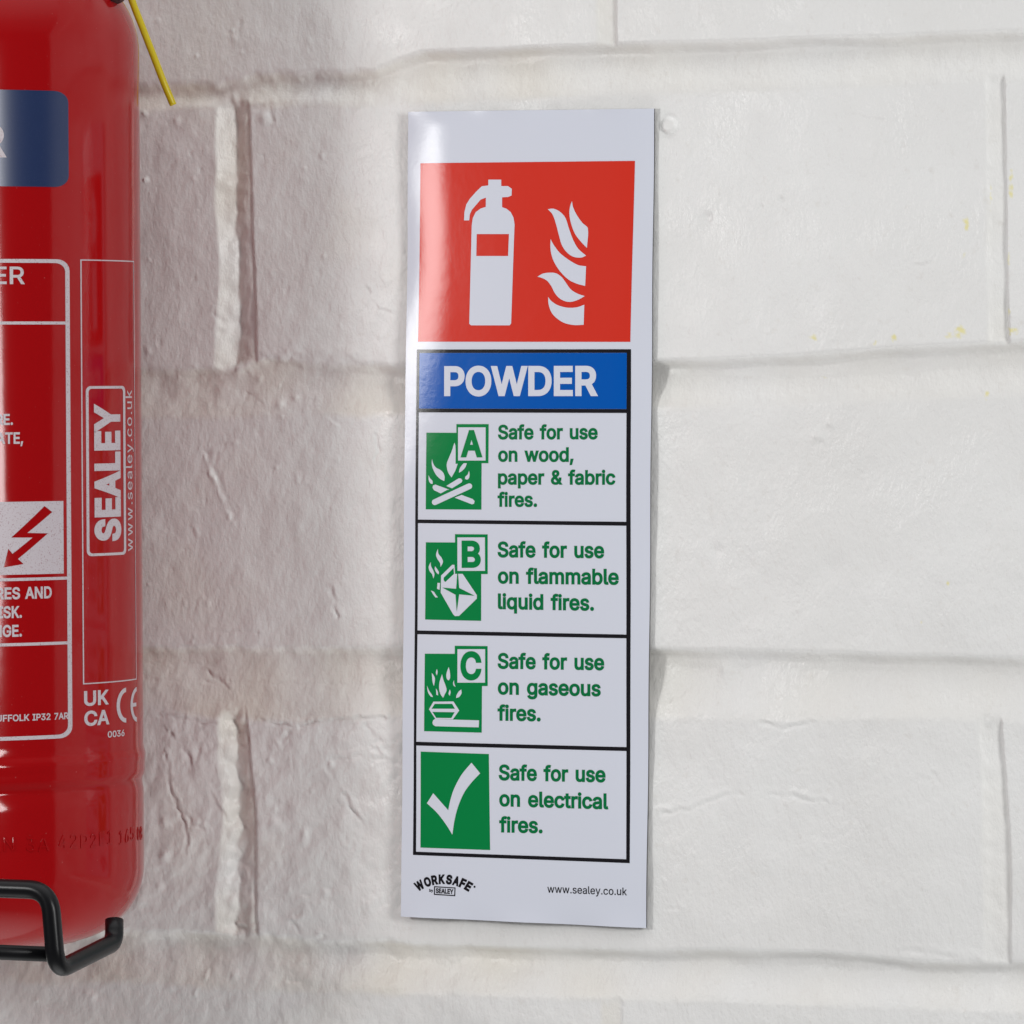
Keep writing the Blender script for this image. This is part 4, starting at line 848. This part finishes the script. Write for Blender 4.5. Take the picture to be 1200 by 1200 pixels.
def lathe(name, prof, m, parent, seg=256, smooth=True):
    vs, fs = [], []
    for r, z in prof:
        for k in range(seg):
            a = 2*math.pi*k/seg; vs.append((r*math.cos(a)*S, r*math.sin(a)*S, z*S))
    for j in range(len(prof)-1):
        for k in range(seg):
            k2 = (k+1) % seg; fs.append((j*seg+k, j*seg+k2, (j+1)*seg+k2, (j+1)*seg+k))
    fs.append(tuple(range(seg))[::-1]); fs.append(tuple((len(prof)-1)*seg+k for k in range(seg)))
    me = bpy.data.meshes.new(name); me.from_pydata(vs, [], fs)
    me.polygons.foreach_set('use_smooth', [smooth]*(len(fs)-2)+[False]*2)
    bm = bmesh.new(); bm.from_mesh(me); bmesh.ops.recalc_face_normals(bm, faces=bm.faces); bm.to_mesh(me); bm.free()
    return link(name, me, parent, m)
zs = lambda py: at(160, py, CD)[2]        # height of a traced silhouette point
ZB = zs(1111)
RB = zs(1026)-ZB+4
Z0 = zs(905)+297-8; ZT = zs(58)
prof = [(120, ZB+16), (150, ZB+7), (R-RB+14, ZB)]
for k in range(1, 17):
    a = math.radians(-82+82*k/16); prof.append((R-RB+RB*math.cos(a), ZB+RB+RB*math.sin(a)))
prof += [(R+a, Z0+z) for a, z in ((0, -350), (0, -330), (-0.2, -316), (-1.6, -310), (-1.9, -306), (-1.0, -302), (1.2, -298), (1.8, -293), (1.6, -289), (1.9, -284), (2.6, -278), (2.2, -273), (0.8, -269), (0, -265), (0, -255))]
prof += [(R, z) for z in np.arange(Z0-200, ZT-20, 60)]
for k in range(0, 22):
    a = math.radians(90*k/21*0.93); prof.append((70+(R-70)*math.cos(a), ZT+138*math.sin(a)))
ZN = ZT+138
prof += [(78, ZN-6), (66, ZN+2), (62, ZN+14), (62, ZN+48), (58, ZN+52), (30, ZN+52)]
lathe('body', prof, M_PAINT, exting)

def c_shape(name, m, parent, layer, *loopsets):
    bm = bmesh.new()
    for ls in loopsets: poly_bm(bm, ls)
    return CY.build(bm, name, m, parent, layer)
def pt(x, y): return CY.uv(x, y)
LEFT = -1.05                                    # labels run round the front to here (radians)
def rrect(u0, v0, u1, v1, ru, rv, n=6, corners=(1, 1, 1, 1)):
    out = []
    for (cx, cy, a0), on in zip(((u1-ru, v1-rv, 0), (u0+ru, v1-rv, 90), (u0+ru, v0+rv, 180), (u1-ru, v0+rv, 270)), corners):
        for k in range(n+1):
            a = math.radians(a0+90*k/n); out.append((cx+ru*math.cos(a), cy+rv*math.sin(a)))
    return out
# blue title patch
u1, vt = pt(79.8, 107); _, vb = pt(79.8, 219.5)
navy = c_shape('title_label', M_NAVY, exting, 0.35, [rrect(2*LEFT*0.5-0.2, vb, u1, vt, 0.085, 13)])
# photo x at which a text ends -> text laid in real (angle, height) space
def c_text(bm, s, xe, yb, cap, length, weight=0.02, spacing=1.0):
    """right end of ink at photo (xe,yb); cap height in photo px; length = printed length in real px"""
    ue, ve = pt(xe, yb); _, vu = pt(xe, yb-cap)
    me = text_mesh(s, weight, spacing)
    x = np.array([v.co[:] for v in me.vertices]); x0, x1 = x[:, 0].min(), x[:, 0].max(); y0, y1 = cap_height(weight)
    us = ue - (x1-x[:, 0])/(x1-x0)*length/R; vv = ve + (x[:, 1]-y0)/(y1-y0)*(vu-ve)
    vs = [bm.verts.new((a, b_, 0)) for a, b_ in zip(us, vv)]
    for p in me.polygons:
        try: bm.faces.new([vs[i] for i in p.vertices])
        except ValueError: pass
    bpy.data.meshes.remove(me)
bm = bmesh.new(); c_text(bm, 'POWDER', 7.5, 184.5, 39, 235, 0.035)
CY.build(bm, 'lettering', M_PRINT, navy, 0.7)

# instruction panel: frame, rules, words
uo, v1 = pt(81.8, 304); _, v0 = pt(84, 864.5); um, _ = pt(83, 600)
fr = []
t_u, t_v = 0.026, 4.3
outer = rrect(-um, v0, um, v1, 0.075, 13); inner = rrect(-um+t_u, v0+t_v, um-t_u, v1-t_v, 0.058, 10)
rules = []
for y0_ in (378.5, 678, 754): rules.append(CY.uv(60, y0_)[1])
bm = bmesh.new(); poly_bm(bm, [outer, inner])
for rv in rules: poly_bm(bm, [[(-um+t_u, rv-1.7), (um-t_u, rv-1.7), (um-t_u, rv+1.7), (-um+t_u, rv+1.7)]])
frame = CY.build(bm, 'printed_frame', M_PRINT, exting, 0.35)
bm = bmesh.new()
c_text(bm, 'ABC POWDER', 29, 333, 20.5, 225, 0.012)
CY.build(bm, 'heading', M_PRINT, exting, 0.35)
bm = bmesh.new()
c_text(bm, 'AIM AT BASE OF FIRE.', 15, 498, 13, 165, 0.024)
c_text(bm, 'SQUEEZE TO OPERATE,', 27, 520, 13.5, 176, 0.024)
CY.build(bm, 'instruction_text', M_PRINT, exting, 0.35)
bm = bmesh.new()
c_text(bm, 'SAFE ON ALL FIRES AND', 60.5, 701, 14, 204, 0.026)
c_text(bm, 'ELECTRICAL RISK.', 25.5, 724, 14, 136, 0.026)
c_text(bm, 'KEEP WITHIN RANGE.', 25.5, 746, 14, 166, 0.026)
CY.build(bm, 'warning_text', M_PRINT, exting, 0.35)
bm = bmesh.new()
c_text(bm, 'BURY ST EDMUNDS, SUFFOLK IP32 7AR', 80, 842.5, 7.8, 212, 0.022)
CY.build(bm, 'address_text', M_PRINT, exting, 0.35)
# pale box with the lightning arrow
ub, vb1 = pt(74, 587); _, vb0 = pt(74, 672)
bolt = [pt(*p) for p in [(52,593),(61,600),(32,624.5),(56,625),(21,655),(27.6,661),(4,665),(9.6,643),(14.5,649),(38,630),(13,630)]]
pb = c_shape('lightning_box', M_PRINT, exting, 0.35, [[(ub-0.72, vb0), (ub, vb0), (ub, vb1), (ub-0.72, vb1)], bolt])

# side strip: thin outline, boxed maker's name, web address
def quad_ring(pts, tu, tv, nseg=14):
    (ua, va), (ub_, vb_), (uc, vc), (ud, vd) = pts       # TL TR BR BL
    return [pts, [(ua+tu, va-tv), (ub_-tu, vb_-tv), (uc-tu, vc+tv), (ud+tu, vd+tv)]]
sl, _ = pt(95.4, 550); sr, vt_ = pt(157.8, 304); vb_ = pt(98.3, 802)[1]
sr = pt(158.2, 550)[0]
vt_ = pt(95, 304)[1]
strip = c_shape('side_strip_outline', M_PRINT, exting, 0.35, quad_ring([(sl, vt_), (sr, vt_), (sr, vb_), (sl, vb_)], 0.008, 1.3))
bl, btop = pt(100.6, 452.5); br_ = pt(147, 550)[0]; bbot = pt(102, 652)[1]; bl = pt(100.8, 550)[0]
bm = bmesh.new()
poly_bm(bm, [rrect(bl, bbot, br_, btop, 0.035, 6), rrect(bl+0.019, bbot+3, br_-0.026, btop-3, 0.022, 4)])
def c_text_up(bm, s, xl, xr, yb, yt, weight, spacing=1.0, capfrac=None):
    """text read upwards: caps from xr (baseline) to xl; from photo yb (start) up to yt (end)"""
    me = text_mesh(s, weight, spacing)
    x = np.array([v.co[:] for v in me.vertices]); x0, x1 = x[:, 0].min(), x[:, 0].max(); y0, y1 = cap_height(weight)
    ur = pt(xr, 550)[0]; ul = pt(xl, 550)[0]; v0_ = pt((xl+xr)/2, yb)[1]; v1_ = pt((xl+xr)/2, yt)[1]
    k = (x[:, 1]-y0)/(y1-y0)
    us = ur + k*(ul-ur); vv = v0_ + (x[:, 0]-x0)/(x1-x0)*(v1_-v0_)
    vs = [bm.verts.new((a, b_, 0)) for a, b_ in zip(us, vv)]
    for p in me.polygons:
        try: bm.faces.new([vs[i] for i in p.vertices])
        except ValueError: pass
    bpy.data.meshes.remove(me)
c_text_up(bm, 'SEALEY', 110.3, 141, 634.5, 473, 0.042, 1.05)
CY.build(bm, 'maker_badge', M_PRINT, exting, 0.35)
bm = bmesh.new(); c_text_up(bm, 'www.sealey.co.uk', 147.3, 154.6, 646, 457, 0.004, 1.12)
CY.build(bm, 'web_address', M_PRINT, exting, 0.35)
# approval marks
bm = bmesh.new()
def mark_text(s, xl, xr, yb, cap, weight):
    a = pt(xl, yb); b_ = pt(xr, yb); c = pt((xl+xr)/2, yb-cap)
    me = text_mesh(s, weight)
    x = np.array([v.co[:] for v in me.vertices]); x0, x1 = x[:, 0].min(), x[:, 0].max(); y0, y1 = cap_height(weight)
    us = a[0]+(x[:, 0]-x0)/(x1-x0)*(b_[0]-a[0]); vv = a[1]+(x[:, 1]-y0)/(y1-y0)*(c[1]-a[1])
    vs = [bm.verts.new((p, q, 0)) for p, q in zip(us, vv)]
    for p in me.polygons:
        try: bm.faces.new([vs[i] for i in p.vertices])
        except ValueError: pass
    bpy.data.meshes.remove(me)
mark_text('UK', 98.3, 127.3, 827.5, 18.5, 0.025)
mark_text('CA', 98.5, 128, 851, 18.5, 0.025)
mark_text('0036', 126, 145.6, 864.5, 8.5, 0.018)
def arc_band(cu, cv, ru, rv, tu, tv, a0, a1, n=16):
    o_ = [(cu+ru*math.cos(math.radians(a0+(a1-a0)*k/n)), cv+rv*math.sin(math.radians(a0+(a1-a0)*k/n))) for k in range(n+1)]
    i_ = [(cu+(ru-tu)*math.cos(math.radians(a0+(a1-a0)*k/n)), cv+(rv-tv)*math.sin(math.radians(a0+(a1-a0)*k/n))) for k in range(n, -1, -1)]
    return o_+i_
cl, cvm = pt(136.3, 827.5); crr = pt(147.5, 827.5)[0]
hh = (pt(140, 807)[1]-pt(140, 848)[1])/2
wu = crr-cl
poly_bm(bm, [arc_band(cl+wu, cvm, wu, hh, wu*0.33, 5, 90, 270)])
el, evm = pt(152.6, 826.5); 
poly_bm(bm, [arc_band(el+wu*1.0, evm, wu, hh, wu*0.33, 5, 92, 268)])
poly_bm(bm, [[(el+wu*0.34, evm-2.2), (el+wu*0.9, evm-2.2), (el+wu*0.9, evm+2.2), (el+wu*0.34, evm+2.2)]])
CY.build(bm, 'approval_marks', M_PRINT, exting, 0.35)

# stamped characters on the lower skirt, raised in the red enamel
def stamped():
    me = text_mesh('TSEN 3A 42P2E1 165 08', -0.004, 1.1)
    bm = bmesh.new(); bm.from_mesh(me)
    bmesh.ops.dissolve_limit(bm, angle_limit=0.01, verts=bm.verts, edges=bm.edges)
    ex = bmesh.ops.extrude_face_region(bm, geom=bm.faces[:])
    for v in [g_ for g_ in ex['geom'] if isinstance(g_, bmesh.types.BMVert)]: v.co.z = 0.07
    rim_ = [e_ for e_ in bm.edges if all(abs(v.co.z-0.07) < 1e-6 for v in e_.verts)]
    bmesh.ops.bevel(bm, geom=rim_, offset=0.018, segments=2, affect='EDGES', profile=0.5, clamp_overlap=True)
    bmesh.ops.triangulate(bm, faces=bm.faces[:])
    bm.to_mesh(me); bm.free()
    me.name = 'stamped_code'
    x = np.array([v.co[:] for v in me.vertices]); x0, x1 = x[:, 0].min(), x[:, 0].max()
    vb_ = pt(100, 993)[1]; vh = pt(100, 977)[1]-vb_
    ua, ub_ = pt(-45, 985)[0], pt(166.3, 985)[0]
    for v, p in zip(me.vertices, x):
        u = ua+(p[0]-x0)/(x1-x0)*(ub_-ua); z = vb_+p[1]/0.51*vh + 1.3*math.sin(u*23)
        rr = R + p[2]*15 - 0.2
        v.co = (rr*math.sin(u)*S, -rr*math.cos(u)*S, z*S)
    me.polygons.foreach_set('use_smooth', [True]*len(me.polygons))
    bm = bmesh.new(); bm.from_mesh(me); bmesh.ops.recalc_face_normals(bm, faces=bm.faces); bm.to_mesh(me); bm.free()
    link('stamped_code', me, exting, M_PAINT)
stamped()

# valve head above the picture: body, two levers, hose
def tube(name, pts, r, m, parent=None, seg=16, flat=1.0, caps=True, origin=Vector((0, 0, 0))):
    """pts: blender-space points (already metres); smooth rounded tube"""
    P = [Vector(p) for p in pts]; vs, fs = [], []
    up = None
    for i, p in enumerate(P):
        tdir = (P[min(i+1, len(P)-1)]-P[max(i-1, 0)]).normalized()
        if up is None:
            up = tdir.orthogonal().normalized()
        up = (up - tdir*up.dot(tdir)).normalized()
        sd = tdir.cross(up)
        for k in range(seg):
            a = 2*math.pi*k/seg
            vs.append(p + (up*math.cos(a)*flat + sd*math.sin(a))*r - origin)
    for i in range(len(P)-1):
        for k in range(seg):
            k2 = (k+1) % seg; fs.append((i*seg+k, i*seg+k2, (i+1)*seg+k2, (i+1)*seg+k))
    if caps: fs.append(tuple(range(seg))[::-1]); fs.append(tuple((len(P)-1)*seg+k for k in range(seg)))
    me = bpy.data.meshes.new(name); me.from_pydata(vs, [], fs)
    me.polygons.foreach_set('use_smooth', [len(f) == 4 for f in fs])
    bm = bmesh.new(); bm.from_mesh(me); bmesh.ops.recalc_face_normals(bm, faces=bm.faces); bm.to_mesh(me); bm.free()
    return link(name, me, parent, m)
def rounded(path, rad, n=8):
    """round the corners of a polyline of px triples"""
    P = [np.array(p, float) for p in path]; out = [P[0]]
    for i in range(1, len(P)-1):
        a, b_, c = P[i-1], P[i], P[i+1]
        da, dc = a-b_, c-b_; la, lc = np.linalg.norm(da), np.linalg.norm(dc)
        r = min(rad, la*0.48, lc*0.48)
        s0, s1 = b_+da/la*r, b_+dc/lc*r
        for k in range(n+1):
            t_ = k/n; out.append((1-t_)**2*s0+2*t_*(1-t_)*b_+t_*t_*s1)
    out.append(P[-1]); return out
lathe('valve_body', [(44, ZN+40), (52, ZN+48), (52, ZN+80), (40, ZN+86), (40, ZN+150), (30, ZN+156)], M_BRASS, exting, 48)
def prism(name, outline, y0, y1, m, parent):
    bm = bmesh.new()
    f = [bm.verts.new((x*S, y0*S, z*S)) for x, z in outline]; g = [bm.verts.new((x*S, y1*S, z*S)) for x, z in outline]
    bm.faces.new(f); bm.faces.new(g[::-1]); N = len(f)
    for k in range(N): bm.faces.new((f[k], g[k], g[(k+1) % N], f[(k+1) % N]))
    bmesh.ops.recalc_face_normals(bm, faces=bm.faces)
    bmesh.ops.bevel(bm, geom=bm.edges[:], offset=4*S, segments=2, affect='EDGES', profile=0.5)
    me = bpy.data.meshes.new(name); bm.to_mesh(me); bm.free()
    return link(name, me, parent, m)
dz = ZN-620
prism('carry_handle', [(-60, 700+dz), (-60, 745+dz), (60, 755+dz), (330, 720+dz), (335, 692+dz), (300, 684+dz), (60, 712+dz)], -34, 34, M_PLASTIC, exting)
prism('squeeze_lever', [(-50, 770+dz), (-50, 810+dz), (70, 830+dz), (350, 880+dz), (356, 855+dz), (80, 790+dz)], -32, 32, M_PLASTIC, exting)
hp = at(140, 3, CD-40); hp = CY.loc(hp)
tube('hose', [Vector((x*S, y*S, z*S)) for x, y, z in rounded([(40, 30, ZN+66), (110, 40, ZN+66), (hp[0]-20, 34, hp[2]+50), (hp[0], 30, hp[2])], 40, 8)], 11*S, M_PLASTIC, exting)
# ================================================================== YELLOW TIE hanging from the head
tpts = [at(100, -260, 300), at(122, -120, 215), at(140, -45, 150), at(153, -4, 112), at(166, 30, 90), at(180, 66, 68), at(192, 97, 54), at(203, 123, 46)]
P3 = [np.array(p) for p in tpts]
dense = []
for i in range(len(P3)-1):
    p0_, p1_, p2_, p3_ = P3[max(i-1, 0)], P3[i], P3[i+1], P3[min(i+2, len(P3)-1)]
    for k in range(6):
        t_ = k/6
        dense.append(0.5*((2*p1_)+(-p0_+p2_)*t_+(2*p0_-5*p1_+4*p2_-p3_)*t_*t_+(-p0_+3*p1_-3*p2_+p3_)*t_**3))
dense.append(P3[-1])
tie = tube('seal_tie', [V(p) for p in dense], 4.3*S, M_YELLOW, None, 12)
tag(tie, 'thin yellow plastic tie hanging beside the red extinguisher', 'tie')

# ================================================================== BLACK WIRE BRACKET
FD = 545.0
fx = at(66, 1138, FD); zw = fx[2]
xr = fx[0]
yt = at(0, 1041, FD)[2]
zr = 10.6
root = V((CX, 0, zw))
br = empty('wall_bracket', root)
tag(br, 'black bent wire bracket cradling the bottom of the red extinguisher', 'bracket')
xtop = at(58, 1070, FD)[0]
bd = FD
while at(133, 1104, bd)[0] > xr: bd -= 2                 # how far back the side arm runs
zb_ = at(133, 1104, bd)[2]
loop = [(CX, FD, yt), (xtop, FD, yt), (xr, FD, zw), (xr, bd, zb_), (xr-5, bd-10, zb_+24)]
path = [np.array(p) for p in rounded(loop, 26, 9)]
pathL = [np.array([2*CX-p[0], p[1], p[2]]) for p in path]
allp = pathL[::-1][:-1] + path
tube('cradle_wire', [V(p) for p in allp], zr*S, M_WIRE, br, 20, origin=root)
zc = at(30, 1117, FD-18)[2]
tube('cross_wire', [V((2*CX-xr+4, FD-17, zc)), V((xr-4, FD-17, zc))], 8.6*S, M_WIRE, br, 16, origin=root)
tube('support_rod', [V(p) for p in rounded([(CX, FD-20, zc), (CX, FD-60, zb_-22), (CX, 22, zb_-22), (CX, 13, zb_+60)], 14)], zr*S, M_WIRE, br, 16, origin=root)
bm = bmesh.new()
bmesh.ops.create_cube(bm, size=1)
for v in bm.verts: v.co = Vector((v.co.x*70*S+CX*S, -(9+v.co.y*7)*S, (60+v.co.z*700)*S)) - root
bmesh.ops.bevel(bm, geom=bm.edges[:], offset=1.5*S, segments=2, affect='EDGES', profile=0.5)
me = bpy.data.meshes.new('back_plate'); bm.to_mesh(me); bm.free()
link('back_plate', me, br, M_WIRE)
